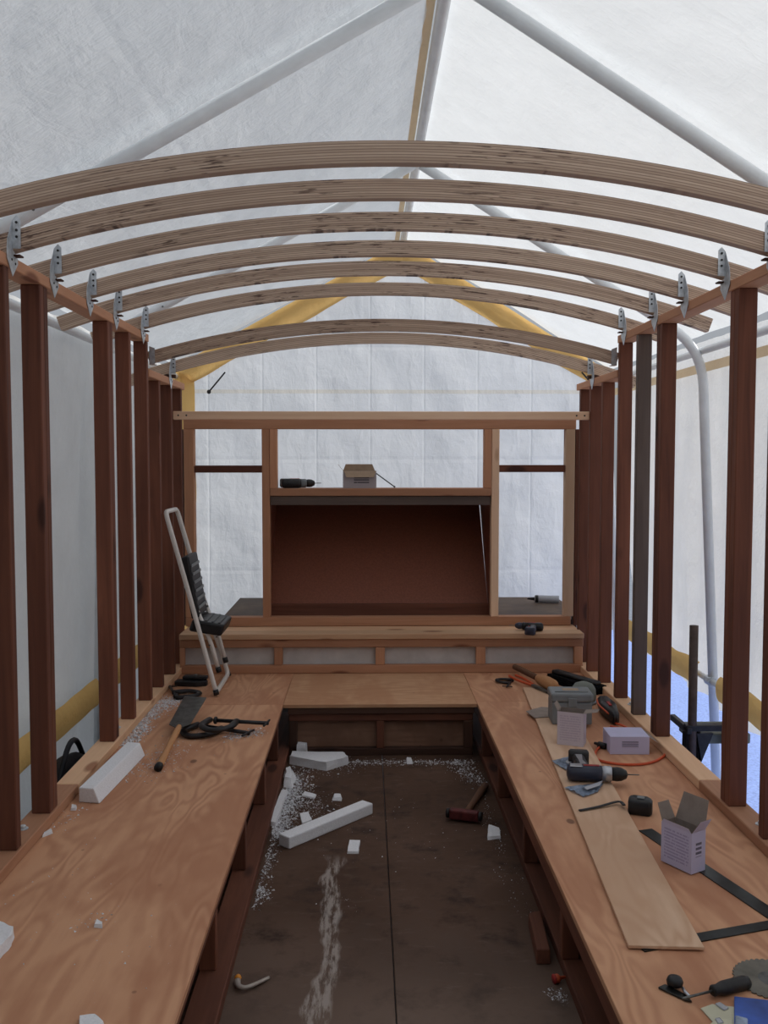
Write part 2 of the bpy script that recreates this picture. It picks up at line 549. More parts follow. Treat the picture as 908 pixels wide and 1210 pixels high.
def smooth_path(pts, n=8, closed=False):
    P = [Vector(p) for p in pts]
    out = []
    m = len(P)
    rng = range(m if closed else m - 1)
    for i in rng:
        p0 = P[(i - 1) % m] if closed or i > 0 else P[i]
        p1, p2 = P[i], P[(i + 1) % m]
        p3 = P[(i + 2) % m] if closed or i + 2 < m else P[(i + 1) % m]
        for k in range(n):
            t = k / n
            out.append(0.5 * ((2 * p1) + (p2 - p0) * t + (2 * p0 - 5 * p1 + 4 * p2 - p3) * t * t + (3 * p1 - p0 - 3 * p2 + p3) * t ** 3))
    if not closed:
        out.append(P[-1])
    return out


def round_corners(pts, r=0.03, n=4, closed=False):
    P = [Vector(p) for p in pts]
    out = []
    m = len(P)
    for i, p in enumerate(P):
        if not closed and i in (0, m - 1):
            out.append(p)
            continue
        a, b = P[(i - 1) % m], P[(i + 1) % m]
        da, db = (a - p), (b - p)
        ra = min(r, da.length * 0.45)
        rb = min(r, db.length * 0.45)
        A, B = p + da.normalized() * ra, p + db.normalized() * rb
        for k in range(n + 1):
            t = k / n
            out.append(A * (1 - t) ** 2 + p * 2 * t * (1 - t) + B * t * t)
    return out


def lathe_bm(profile, segs=20, axis='z'):
    """profile: (radius, height) pairs from one end to the other"""
    bm = bmesh.new()
    rings = []
    for r, h in profile:
        ring = []
        for k in range(segs):
            a = 2 * math.pi * k / segs
            c, s = r * math.cos(a), r * math.sin(a)
            co = {'z': (c, s, h), 'x': (h, c, s), 'y': (s, h, c)}[axis]
            ring.append(bm.verts.new(co))
        rings.append(ring)
    for A, B in zip(rings, rings[1:]):
        for k in range(segs):
            bm.faces.new((A[k], A[(k + 1) % segs], B[(k + 1) % segs], B[k]))
    bm.faces.new(rings[0][::-1])
    bm.faces.new(rings[-1])
    return bm


def prism_bm(outline, z0, z1, bevel=0.0):
    """outline: xy points, extruded from z0 to z1"""
    bm = bmesh.new()
    lo = [bm.verts.new((x, y, z0)) for x, y in outline]
    hi = [bm.verts.new((x, y, z1)) for x, y in outline]
    n = len(outline)
    bm.faces.new(lo[::-1])
    bm.faces.new(hi)
    for i in range(n):
        bm.faces.new((lo[i], lo[(i + 1) % n], hi[(i + 1) % n], hi[i]))
    bmesh.ops.recalc_face_normals(bm, faces=bm.faces)
    if bevel:
        bmesh.ops.bevel(bm, geom=bm.edges[:], offset=bevel, segments=1, profile=0.5, affect='EDGES')
    return bm


def hull_slab(quad_lo, quad_hi):
    """solid between two rings of world points with the same count"""
    bm = bmesh.new()
    lo = [bm.verts.new(p) for p in quad_lo]
    hi = [bm.verts.new(p) for p in quad_hi]
    n = len(lo)
    bm.faces.new(lo[::-1])
    bm.faces.new(hi)
    for i in range(n):
        bm.faces.new((lo[i], lo[(i + 1) % n], hi[(i + 1) % n], hi[i]))
    return bm


def roughen(bm, amp, freq, seed=0.0):
    for v in bm.verts:
        p = v.co * freq + Vector((seed, seed * 1.3, seed * 0.7))
        v.co += Vector((noise.noise(p), noise.noise(p + Vector((31, 0, 0))), noise.noise(p + Vector((0, 57, 0))))) * amp
    return bm


def copy_tree(o, parent=None):
    c = o.copy()
    col.objects.link(c)
    c.parent = parent
    for ch in o.children:
        copy_tree(ch, c)
    return c


def sheet_bm(fn, nu, nv):
    bm = bmesh.new()
    g = [[bm.verts.new(fn(i / nu, j / nv)) for j in range(nv + 1)] for i in range(nu + 1)]
    for i in range(nu):
        for j in range(nv):
            bm.faces.new((g[i][j], g[i + 1][j], g[i + 1][j + 1], g[i][j + 1]))
    return bm


# ------------------------------------------------------------------ dimensions of the wagon and the tent
BZ = 0.271                 # bench top
XL, XR = -1.078, 1.258     # inner faces of the side studs
XC = (XL + XR) / 2
PLZ = BZ + 0.038           # top of the bottom plates
TPZ = 2.130                # top of the main top plates
LPZ = 1.962                # top of the lower plates at the back
YS = 4.660                 # where the roof steps down
YB = 5.36                  # face of the low frame at the back
YF = 5.60                  # face of the window frame
GZ = -0.45                 # ground
RX, RZ = 0.27, 3.09        # tent ridge
EXL, EZL = -1.40, 2.17     # tent eaves
EXR, EZR = 1.80, 2.14
TY0, TY1 = -0.72, 6.92     # tent ends

# ------------------------------------------------------------------ ground, tent sheeting
bm = sheet_bm(lambda u, v: Vector((-30 + 60 * u, -20 + 60 * v, GZ - 0.01)), 4, 4)
tag(link('ground', bm, M_GROUND), 'pale gravel ground around the wagon and tent', 'ground', kind='structure')


def gsheet(u, v):
    x = 1.32 + 3.6 * u
    y = 1.0 + 9.5 * v
    return Vector((x, y, GZ + 0.012 + 0.012 * noise.noise(Vector((x * 3, y * 3, 0)))))


tag(link('ground_sheet', sheet_bm(gsheet, 40, 80), M_BLUETARP, smooth=True),
    'bright blue plastic ground sheet seen through the right studs', 'ground sheet', kind='structure')


def roof_point(x, y):
    if x > RX:
        z = RZ + (x - RX) / (EXR - RX) * (EZR - RZ)
    else:
        z = RZ + (RX - x) / (RX - EXL) * (EZL - RZ)
    return z


def roof_sheet(side):
    x0, x1 = (RX, EXR + 0.03) if side > 0 else (RX, EXL - 0.03)

    def fn(u, v):
        x = x0 + (x1 - x0) * u
        y = TY0 + (TY1 - TY0) * v
        z = roof_point(min(max(x, EXL), EXR), y) + 0.045
        bay = abs(((y - 1.18) / 1.9) % 1.0 - 0.5) * 2          # 1 at a frame, 0 between frames
        sag = (1 - bay ** 2) * math.sin(math.pi * min(u, 1)) * 0.035
        z += -sag + 0.010 * noise.noise(Vector((x * 2.2, y * 1.1, 5 * side)))
        z += 0.004 * noise.noise(Vector((x * 9 + y * 4, y * 5, 2 * side)))
        return Vector((x, y, z))
    return sheet_bm(fn, 50, 160)


roof = thing('ceiling', 'white translucent tent roof sheeting sloping up to a ridge', 'tent roof', (RX, 3.0, RZ), kind='structure')
link('roof_sheet', roof_sheet(1), M_ROOF, roof, True, True)
link('roof_sheet', roof_sheet(-1), M_ROOF, roof, True, True)
link('ridge_tape', sheet_bm(lambda u, v: Vector((RX - 0.028 - 0.034 * u, TY0 + (TY1 - TY0 - 0.02) * v, RZ + 0.012 - 0.010 * u)), 1, 30), M_TAPE, roof, False, True, 'tan tape beside the ridge pole')


def side_sheet(side):
    def fn(u, v):
        y = TY0 + (TY1 - TY0) * u
        if side > 0:
            top, hem, xt, xb = EZR + 0.03, 0.115 + 0.03 * noise.noise(Vector((y * 1.3, 3, 0))), EXR + 0.035, EXR + 0.16
        else:
            top, hem, xt, xb = EZL + 0.03, GZ + 0.04 + 0.02 * noise.noise(Vector((y * 1.3, 9, 0))), EXL - 0.035, EXL - 0.10
        z = top + (hem - top) * v
        x = xt + (xb - xt) * v
        pl = (0.25 + v) * 0.034 * math.sin(y * 13 + 4 * noise.noise(Vector((y * 1.5, z * 0.8, side)))) * (0.6 + 0.8 * noise.noise(Vector((y * 2, 1, side))))
        pl += 0.020 * noise.noise(Vector((y * 9 + z * 1.5, z * 1.3, side * 2)))
        x += side * (0.045 + pl + 0.02 * noise.noise(Vector((y * 1.6, z * 1.1, side * 4))) * (0.3 + v))
        return Vector((x, y, z))
    return sheet_bm(fn, 420, 50)


ws = thing('wall_tent_right', 'white side sheeting of the tent behind the right studs', 'tent wall', (EXR, 3, GZ), kind='structure')
link('side_sheet', side_sheet(1), M_SIDE, ws, True, True)
link('seam_tape', sheet_bm(lambda u, v: Vector((EXR + 0.026, TY0 + (TY1 - TY0 - 0.05) * v, 1.985 + 0.05 * u)), 1, 30), M_TAPE, ws, False, True, 'tan seam tape below the eave')
wl = thing('wall_tent_left', 'white side sheeting of the tent behind the left studs', 'tent wall', (EXL, 3, GZ), kind='structure')
link('side_sheet', side_sheet(-1), M_SIDE, wl, True, True)


def gable(u, v):
    x = EXL + 0.10 + (EXR - EXL - 0.18) * u
    top = roof_point(min(max(x, EXL), EXR), TY1) - 0.125
    z = 0.10 + (top - 0.10) * v
    y = TY1 + 0.03 + 0.015 * noise.noise(Vector((x * 2.0, z * 1.6, 8))) + 0.010 * noise.noise(Vector((x * 5, z * 4, 3)))
    low = max(0.0, 0.9 - z)
    y -= 0.14 * low * low * (1 + 0.5 * noise.noise(Vector((x * 2.5, 0, 1))))
    for k in range(9):                                        # pressed-in fold lines
        d = abs(x - (EXL + 0.2 + k * 0.385))
        y += 0.003 * max(0.0, 1 - d / 0.02)
    return Vector((x, y, z))


wb = thing('wall_tent_back', 'creased white end sheeting of the tent behind the window frame', 'tent wall', (0.2, TY1, GZ), kind='structure')
link('end_sheet', sheet_bm(gable, 150, 110), M_GABLE, wb, True, True)


def border(name, pts_in, pts_out, parent, seed):
    """single layer of tan fabric edging the end sheet; pts are the two long edges"""
    n = 40

    def fn(u, v):
        a = Vector(pts_in[0]).lerp(Vector(pts_in[1]), u)
        b = Vector(pts_out[0]).lerp(Vector(pts_out[1]), u)
        p = a.lerp(b, v)
        p.y += -0.05 * math.sin(math.pi * v) + 0.012 * noise.noise(Vector((u * 14, v * 2, seed)))
        p += (b - a).normalized() * 0.02 * noise.noise(Vector((u * 6, seed, 1))) * (1 - v)
        return p
    return link(name, sheet_bm(fn, n, 8), M_YELLOW, parent, True, True, 'tan fabric edging')


yg = TY1 + 0.02
for ex, s in ((EXL, -1), (EXR, 1)):
    xi_, xo_ = RX, ex
    border('edge_band', ((RX, yg, RZ - 0.16), (ex - s * 0.06, yg, roof_point(ex - s * 0.06, 0) - 0.15)),
           ((RX, yg, RZ + 0.03), (ex - s * 0.0, yg, roof_point(ex, 0) + 0.03)), wb, 2.0 + s)
    w_ = 0.13 if s < 0 else 0.09
    border('edge_band', ((ex - s * w_, yg, roof_point(ex - s * w_, 0) - 0.12), (ex - s * w_, yg, 0.12)),
           ((ex + s * 0.03, yg, roof_point(ex, 0)), (ex + s * 0.03, yg, 0.12)), wb, 6.0 + s)

# unseen brown canvas added behind the camera to darken faces turned towards it
def added_end(u, v):
    x = EXL - 0.03 + (EXR - EXL + 0.06) * u
    top = roof_point(min(max(x, EXL), EXR), 0) + 0.04
    z = GZ + 0.05 + (top - GZ - 0.05) * v
    return Vector((x, TY0 - 0.03 + 0.02 * noise.noise(Vector((x * 2, z * 1.5, 20))), z))


wfr = thing('wall_added_front', 'added unseen brown canvas that shades the open end of the wagon', 'tent wall', (RX, TY0, GZ), kind='structure')
link('end_sheet', sheet_bm(added_end, 40, 40), M_ADDED_CANVAS, wfr, True, True)


def rail_wrap(rx, side, ya, yb, parent):
    """tan fabric wrapped over the inner side of a lower rail"""
    n = int((yb - ya) / 0.05)

    def fn(u, v):
        y = ya + (yb - ya) * u
        an = math.radians(-75 + 150 * v)
        wob = 1 + 0.18 * noise.noise(Vector((y * 3, v * 2, side)))
        return Vector((rx - side * (0.006 + 0.034 * math.cos(an) * wob), y, 0.31 + 0.075 * math.sin(an) * wob + 0.008 * noise.noise(Vector((y * 5, 0, 3)))))
    return link('rail_wrap', sheet_bm(fn, n, 10), M_YELLOW, parent, True, True, 'tan fabric wrapped on the lower rail')


# ------------------------------------------------------------------ tent frame of white pipe
tf = thing('tent_frame', 'white steel pipe frame carrying the tent sheeting', 'tent frame', (RX, 3.08, GZ))
link('ridge_pole', tube_bm([(RX, TY0, RZ), (RX, TY1, RZ)], 0.024, 12), M_PIPE, tf, True, True)
for side, ex, ez, fx in ((1, EXR, EZR, EXR + 0.13), (-1, EXL, EZL, EXL - 0.06)):
    link('eave_rail', tube_bm([(ex, TY0, ez - 0.045), (ex, TY1, ez - 0.045)], 0.021, 12), M_PIPE, tf, True, True)
    for y in (TY0, 1.18, 3.08, 4.98, TY1 + 0.03):
        pts = round_corners([(RX + side * 0.02, y, RZ - 0.03), (ex - side * 0.005, y, ez - 0.03), (fx, y, GZ)], 0.20, 7)
        lg = link('rafter_pole', tube_bm(pts, 0.026, 12), M_PIPE, tf, True, True)
        mid = Vector((RX, y, RZ - 0.03)).lerp(Vector((ex, y, ez - 0.03)), 0.80)
        ring = lathe_bm([(0.005, 0), (0.005, 0.004)], 8)
        bolt = link('bolt', ring, M_STEEL, lg)
        bolt.location = mid - tf.location + Vector((0, -0.027, -0.01))
        bolt.rotation_euler = (math.pi / 2, 0, 0)
    rx = ex + side * (0.075 if side > 0 else 0.02)
    link('lower_rail', tube_bm([(rx, TY0, 0.31), (rx, TY1 - 0.02, 0.31)], 0.017, 10), M_PIPE, tf, True, True)
    for (ya, yb) in ((-0.5, 1.0), (1.35, 2.9), (3.25, 4.80), (5.10, 6.75)):
        rail_wrap(rx, side, ya, yb, tf)
    for y in (1.18, 3.08, 4.98):
        c = link('clamp', tube_bm([(rx - side * 0.0, y - 0.035, 0.31), (rx, y + 0.035, 0.31)], 0.027, 8), M_GALV, tf, False, True, 'galvanized rail clamp')


def bungee(a, b, label):
    a, b = Vector(a), Vector(b)
    t = thing('bungee_cord', label, 'cord', a)
    link('cord', tube_bm([a, a.lerp(b, 0.5), b], 0.006, 8), M_BLACK, t, True, True)
    bl = lathe_bm([(0.002, -0.016), (0.012, -0.011), (0.016, 0), (0.012, 0.011), (0.002, 0.016)], 12)
    bmesh.ops.translate(bl, vec=b, verts=bl.verts)
    link('ball', bl, M_BLACK, t, True, True)


bungee(WY(266, 440, TY1 - 0.08), WY(247, 463, TY1 - 0.03), 'black bungee cord by the left tan sleeve of the end sheet')
bungee(WY(688, 440, TY1 - 0.08), WY(702, 456, TY1 - 0.03), 'black bungee cord by the right end of the last rafter')

# ------------------------------------------------------------------ floor of the wagon
fl = thing('floor', 'stained dark plywood floor of the wagon between the benches', 'floor', (0.08, 2.6, 0), kind='structure')
for x0, x1 in ((-1.16, 0.0785), (0.0815, 1.34)):
    bm = box_bm(x0, x1, 0.3, 5.75, -0.02, 0.0, 0.002)
    o = link('plywood_sheet', bm, M_FLOOR, fl, False, True)
for x in (-0.6, 0.75):
    lumber('joist', x - 0.03, x + 0.03, 0.3, 5.75, -0.12, -0.021, 'dark_board', fl)
for y in (1.0, 4.2):
    for x in (-0.95, 1.1):
        lumber('support_block', x - 0.09, x + 0.09, y - 0.09, y + 0.09, GZ, -0.021, 'grey_wood', fl)

# ------------------------------------------------------------------ side walls of studs
SW = 0.064
STUDS_L = [(1.30, 1), (2.42, 1), (2.827, 1), (3.13, 2), (3.939, 2), (4.285, 1), (4.621, 1), (4.888, 1), (5.189, 1), (5.46, 1)]
STUDS_R = [(1.30, 1), (2.42, 1), (2.867, 1), (3.149, 2), (3.965, 2), (4.312, 1), (4.621, 1), (4.946, 1), (5.215, 1), (5.46, 1)]


def washer_bolt(parent, p):
    w = link('washer', lathe_bm([(0.017, 0), (0.017, 0.003), (0.009, 0.0035)], 16), M_GALV, parent)
    w.location = Vector(p) - parent.location
    b = link('bolt_head', lathe_bm([(0.010, 0.003), (0.010, 0.011), (0.008, 0.013)], 6), M_GALV, w)


def side_wall(name, label, side, studs, greys):
    xi = XL if side < 0 else XR
    s = -1 if side < 0 else 1
    t = thing(name, label, 'stud wall', (xi, 3.0, BZ), kind='structure')

    def lx(a, b):
        return tuple(sorted((xi + s * a, xi + s * b)))
    yend = 5.56
    x0, x1 = lx(-0.006, 0.080)
    lumber('bottom_plate', x0, x1, 0.9, 3.42, BZ, PLZ, 'fir', t)
    lumber('bottom_plate', x0, x1, 3.423, yend, BZ, PLZ, 'pale_fir', t)
    x0, x1 = lx(-0.004, 0.070)
    lumber('top_plate', x0, x1, 1.25, YS, TPZ - 0.038, TPZ, 'fir', t)
    lumber('top_plate', x0, x1, YS + 0.002, yend, LPZ - 0.038, LPZ, 'fir', t)
    x0, x1 = lx(0, SW)
    for y, n in studs:
        top = (TPZ if y < YS else LPZ) - 0.038
        for k in range(n):
            lumber('stud', x0, x1, y + 0.0385 * k, y + 0.0385 * k + 0.038, PLZ, top,
                   'grey_wood' if abs(y - greys) < 0.01 else 'redwood', t)
    for y in ((3.00, 4.15) if side < 0 else (2.99, 4.10, 4.50)):
        washer_bolt(t, (xi + s * 0.045, y, PLZ))
    return t


WL = side_wall('wall_left', 'open stud wall of the wagon on the side of the folded step stool', -1, STUDS_L, -9)
WR = side_wall('wall_right', 'open stud wall of the wagon beside the bench of power tools', 1, STUDS_R, 4.312)

# ------------------------------------------------------------------ curved rafters
R_ARC = 4.2
DEP = 0.059
HALF = 1.40


def rafter_bm(xa, xb, zb, y0, th):
    """arched laminated board; zb = underside at the crown; x from xa to xb about XC"""
    bm = bmesh.new()
    uvl = bm.loops.layers.uv.new('arc')
    n = 44
    sec = []
    for i in range(n + 1):
        x = xa + (xb - xa) * i / n
        a = math.asin((x - XC) / R_ARC)
        cz = zb - R_ARC
        ri, ro = R_ARC, R_ARC + DEP
        q = []
        for r, yy in ((ri, y0), (ro, y0), (ro, y0 + th), (ri, y0 + th)):
            q.append(bm.verts.new((XC + r * math.sin(a), yy, cz + r * math.cos(a))))
        sec.append((x, q))
    vv = [0.0, 1.0, 1.0, 0.0]
    for i in range(n):
        (xa_, A), (xb_, B) = sec[i], sec[i + 1]
        for k in range(4):
            k2 = (k + 1) % 4
            f = bm.faces.new((A[k], A[k2], B[k2], B[k]))
            va, vb = vv[k], vv[k2]
            if k == 1:
                va = vb = 0.95
            if k == 3:
                va = vb = 0.05
            for lp, (uu, v_) in zip(f.loops, ((xa_, va), (xa_, vb), (xb_, vb), (xb_, va))):
                lp[uvl].uv = (uu, v_)
    for x, q, rev in ((sec[0][0], sec[0][1], True), (sec[-1][0], sec[-1][1], False)):
        f = bm.faces.new(q[::-1] if rev else q)
        for lp in f.loops:
            lp[uvl].uv = (x + 0.1 * (lp.vert.co.y - y0), 0.0 if lp.vert in (q[0], q[3]) else 1.0)
    return bm


def arc_bottom(x, zb):
    return zb - R_ARC + math.sqrt(R_ARC ** 2 - (x - XC) ** 2)


def sheet_part(name, faces3d, th, mat, parent, world=True):
    """bent sheet metal: polygons that share fold edges, given thickness"""
    bm = bmesh.new()
    vmap = {}

    def gv(p):
        k = tuple(round(c, 5) for c in p)
        if k not in vmap:
            vmap[k] = bm.verts.new(p)
        return vmap[k]
    for f in faces3d:
        bm.faces.new([gv(p) for p in f])
    bmesh.ops.recalc_face_normals(bm, faces=bm.faces)
    bmesh.ops.solidify(bm, geom=bm.faces[:] + bm.edges[:] + bm.verts[:], thickness=th)
    return link(name, bm, mat, parent, False, world)


def rafter_tie(parent, xw, s, y0, zp):
    """galvanized twisted tie: upper flange on the rafter's face, lower flange on the plate. s: +1 opens to the right"""
    yf = y0 - 0.003
    z0 = zp + 0.022
    a = 0.026 * s
    xx = xw + 0.006 * s
    up = [(xx, yf, z0), (xx + a, yf, z0), (xx + a, yf, z0 + 0.088), (xx + a * 0.55, yf, z0 + 0.10), (xx + a * 0.2, yf, z0 + 0.09), (xx, yf, z0 + 0.085)]
    wing = [(xx, yf, z0), (xx, yf, z0 + 0.085), (xx, yf - 0.040, z0 + 0.022), (xx, yf - 0.046, z0 - 0.006)]
    low = [(xx, yf, z0), (xx, yf - 0.046, z0 - 0.006), (xx, yf - 0.046, zp - 0.014), (xx, yf - 0.004, zp - 0.062), (xx, yf + 0.040, zp - 0.018), (xx, yf + 0.040, zp - 0.001)]
    t = sheet_part('rafter_tie', [up, wing, low], 0.0015, M_GALV, parent)
    for zz in (0.035, 0.055, 0.078):
        h = lathe_bm([(0.0042, 0), (0.0042, 0.0015), (0.002, 0.003)], 8, 'y')
        bmesh.ops.translate(h, vec=Vector((xx + a * 0.55, yf - 0.004, z0 + zz)), verts=h.verts)
        link('nail_head', h, M_BLACKMETAL, t, False, True)
    for yy, zz in ((0.018, -0.02), (-0.010, -0.012)):
        h = lathe_bm([(0.0042, 0), (0.0042, 0.0015), (0.002, 0.003)], 8, 'x')
        bmesh.ops.translate(h, vec=Vector((xx + s * 0.001, yf + yy, zp + zz)), verts=h.verts)
        link('nail_head', h, M_BLACKMETAL, t, False, True)
    return t


RAFTERS = [
    (2.545, 'arched laminated rafter farthest from the window frame, first by the open end'),
    (2.885, 'arched laminated rafter second from the open end of the roof'),
    (3.265, 'arched laminated rafter third from the open end of the roof'),
    (3.68, 'arched laminated rafter fourth from the open end of the roof'),
    (4.06, 'arched laminated rafter fifth from the open end, third from the roof step'),
    (4.545, 'arched laminated rafter sixth from the open end, on the last studs before the step'),
    (4.675, 'lower arched rafter hung between the studs at the roof step'),
    (5.17, 'last lower arched rafter above the window frame beam'),
]
for i, (y, lab) in enumerate(RAFTERS):
    zb = 2.309 if i < 6 else 2.154
    zp = TPZ if i < 6 else LPZ
    t = thing('roof_rafter', lab, 'rafter', (XC, y, zp), group='arched roof rafters')
    th = 0.035
    if i == 6:
        link('beam', rafter_bm(XL + 0.004, XR - 0.004, zb, y, th), M_LVL, t, False, True)
        for s, xw in ((1, XL), (-1, XR)):
            zz = arc_bottom(xw + s * 0.03, zb)
            yf = y - 0.003
            a = [(xw + s * 0.002, yf, zz - 0.012), (xw + s * 0.030, yf, zz - 0.012), (xw + s * 0.030, yf, zz + 0.068), (xw + s * 0.002, yf, zz + 0.078)]
            b = [(xw + s * 0.002, yf, zz - 0.012), (xw + s * 0.002, yf, zz + 0.078), (xw + s * 0.002, yf + 0.046, zz + 0.078), (xw + s * 0.002, yf + 0.046, zz - 0.012)]
            c = [(xw + s * 0.002, yf, zz - 0.012), (xw + s * 0.002, yf + 0.046, zz - 0.012), (xw + s * 0.030, yf + 0.046, zz - 0.012), (xw + s * 0.030, yf, zz - 0.012)]
            sheet_part('beam_hanger', [a, b, c], 0.0015, M_GALV, t)
    else:
        link('beam', rafter_bm(XC - HALF, XC + HALF, zb, y, th), M_LVL, t, False, True)
        for s, xw in ((1, XL), (-1, XR)):
            rafter_tie(t, xw, s, y, zp)
            zz = arc_bottom(xw - s * 0.01, zb)
            xa, xb = sorted((xw - s * 0.062, xw + s * 0.028))
            lumber('seat_block', xa, xb, y + 0.002, y + th - 0.002, zp + 0.0005, zz - 0.004, 'dark_board', t, 0.002)

# ------------------------------------------------------------------ benches
def bench(name, label, side):
    s = side
    xi = -0.425 if s < 0 else 0.566
    xo = XL if s < 0 else XR
    t = thing(name, label, 'bench', ((xi + xo) / 2, 3.0, 0))
    y0, y1 = 0.75, YB + 0.034

    def L(nm, a, b, *r, **k):
        x0, x1 = sorted((xi + s * a, xi + s * b))
        return lumber(nm, x0, x1, *r, **k)
    # plywood top in two lengths, seam near the back
    seam = 4.68 if s < 0 else 4.72
    x0, x1 = sorted((xi, xo - s * 0.0 + s * 0.08))
    for a, b in ((y0, seam - 0.001), (seam + 0.001, y1)):
        bm = box_bm(x0 - (x0 + x1) / 2, x1 - (x0 + x1) / 2, -(b - a) / 2, (b - a) / 2, -0.009, 0.009, 0.0015)
        o = link('bench_top', bm, M_PLY, t)
        o.location = Vector(((x0 + x1) / 2, (a + b) / 2, BZ - 0.0095)) - t.location
    off = -0.028 if s < 0 else 0.012
    L('top_rail', 0.010, 0.048, y0, y1, BZ - 0.019 - (0.045 if s < 0 else 0.075), BZ - 0.0195, kind='redwood', parent=t)
    L('bottom_rail', off, off + 0.089, y0, y1, 0.0005, 0.038, kind='redwood', parent=t)
    lo = BZ - 0.019 - (0.045 if s < 0 else 0.075)
    for y in ((1.2, 1.95, 2.62, 3.28, 3.92, 4.50) if s < 0 else (1.2, 2.0, 2.66, 3.32, 3.98, 4.55)):
        L('leg', 0.010, 0.062, y, y + 0.038, 0.0385, lo - 0.0005, kind='redwood', parent=t)
    L('back_rail', 0.60, 0.638, y0, y1, 0.04, BZ - 0.0195, kind='dark_board', parent=t)
    return t


bench('plywood_bench', 'long plywood bench carrying the scraper and a white foam block', -1)
bench('plywood_bench', 'long plywood bench carrying the drill, cartons and plank', 1)

# cross platform joining the benches at the back
pb = thing('cross_platform', 'low plywood platform joining the two benches at the back', 'bench', (0.07, 4.65, 0))
bm = box_bm(-0.4235, 0.5645, 4.675, YB + 0.034, BZ - 0.019, BZ - 0.0003, 0.0015)
link('platform_top', bm, M_PLYX, pb, False, True)
lumber('front_beam', -0.40, 0.55, 4.680, 4.712, 0.219, BZ - 0.0195, 'dark_board', pb)
lumber('upper_rail', -0.395, 0.545, 4.692, 4.73, 0.180, 0.2185, 'redwood', pb)
lumber('bottom_plate', -0.395, 0.545, 4.692, 4.73, 0.0005, 0.038, 'dark_board', pb)
for x0, x1, k in ((-0.395, -0.355, 'dark_board'), (0.052, 0.090, 'redwood'), (0.50, 0.545, 'dark_board')):
    lumber('upright', x0, x1, 4.690, 4.728, 0.0385, 0.1795 if k == 'redwood' else 0.1795, k, pb)
link('back_panel', box_bm(-0.40, 0.55, 4.732, 4.742, 0.001, 0.25), M_BOXPLY, pb, False, True)

# low frame with a plank shelf across the back
lf = thing('low_shelf', 'low framed shelf of fir planks across the back of the wagon', 'shelf', (0.09, YB, BZ))
x0, x1 = XL - 0.005, XR + 0.01
lumber('bottom_rail', x0, x1, YB, YB + 0.038, BZ + 0.0005, 0.319, 'fir', lf)
lumber('top_rail', x0, x1, YB, YB + 0.038, 0.424, 0.472, 'fir', lf)
for px0, px1 in ((209, 218), (324, 334), (444, 455), (563, 574), (679, 689)):
    a, b = WY(px0, 775, YB).x, WY(px1, 775, YB).x
    lumber('block', max(a, x0), min(b, x1), YB + 0.001, YB + 0.037, 0.3195, 0.4235, 'fir', lf)
link('back_panel', box_bm(x0, x1, YB + 0.039, YB + 0.043, BZ + 0.001, 0.47), M_PANEL, lf, False, True, 'pale panel behind the low frame')
lumber('shelf_plank', x0, x1, YB - 0.012, YB + 0.105, 0.4725, 0.505, 'pale_fir', lf)
lumber('shelf_plank', x0, x1, YB + 0.108, YF + 0.06, 0.4725, 0.503, 'pale_fir', lf)
lumber('rear_rail', x0, x1, YF + 0.02, YF + 0.058, BZ + 0.001, 0.472, 'dark_board', lf)

# ------------------------------------------------------------------ window frame at the back
wf = thing('wall_back', 'timber window frame closing the back of the wagon', 'window frame', (0.09, YF, 0.505), kind='structure')


def fz(py):
    return WY(454, py, YF).z


def fx(px, py=620):
    return WY(px, py, YF).x


D = 0.064
zb0, zb1 = 0.5055, fz(729)
ztop = fz(494.5)
zhead = fz(507)
xa, xb = fx(218), fx(675)
lumber('sill_plate', xa, fx(676), YF, YF + D, zb0, zb1, 'fir', wf)
lumber('header', xa, fx(680), YF, YF + D, zhead, ztop, 'fir', wf)
lumber('post', fx(218), fx(230), YF, YF + D, zb1, zhead, 'fir', wf)
lumber('post', fx(310), fx(319), YF, YF + D, zb1, zhead, 'fir', wf)
lumber('post', fx(581), fx(590), YF, YF + D, zb1, zhead, 'new_fir', wf)
lumber('post', fx(668), fx(679), YF, YF + D, zb1, zhead, 'new_fir', wf)
lumber('post', fx(679.5), fx(690), YF, YF + D, 0.5055, zhead, 'redwood', wf)
lumber('post', fx(205), fx(216.5), YF + 0.01, YF + D, 0.5055, zhead, 'redwood', wf)
lumber('trimmer', fx(319.3), fx(328), YF, YF + D, fz(577), zhead, 'fir', wf)
lumber('trimmer', fx(572), fx(580.7), YF, YF + D, fz(577), zhead, 'fir', wf)
lumber('cross_rail', fx(230), fx(310), YF + 0.004, YF + 0.06, fz(558.5), fz(550), 'redwood', wf)
lumber('cross_rail', fx(590), fx(668), YF + 0.004, YF + 0.06, fz(558), fz(549.5), 'redwood', wf)
lumber('window_sill', fx(319.3), fx(580.7), YF, YF + 0.16, fz(586), fz(577) - 0.0005, 'fir', wf)

tb = thing('tie_beam', 'pale knotty fir beam spanning the walls above the window frame', 'beam', (XC, 5.25, 1.733))
lumber('beam', XL + 0.001, XR - 0.001, 5.232, 5.268, 1.737, 1.783, 'new_fir', tb)
for s, xw in ((1, XL), (-1, XR)):
    for k in (0.03, 0.075):
        h = lathe_bm([(0.005, 0), (0.005, 0.002)], 8, 'y')
        bmesh.ops.translate(h, vec=Vector((xw + s * k, 5.230, 1.76)), verts=h.verts)
        link('screw_head', h, M_BLACKMETAL, tb, False, True)

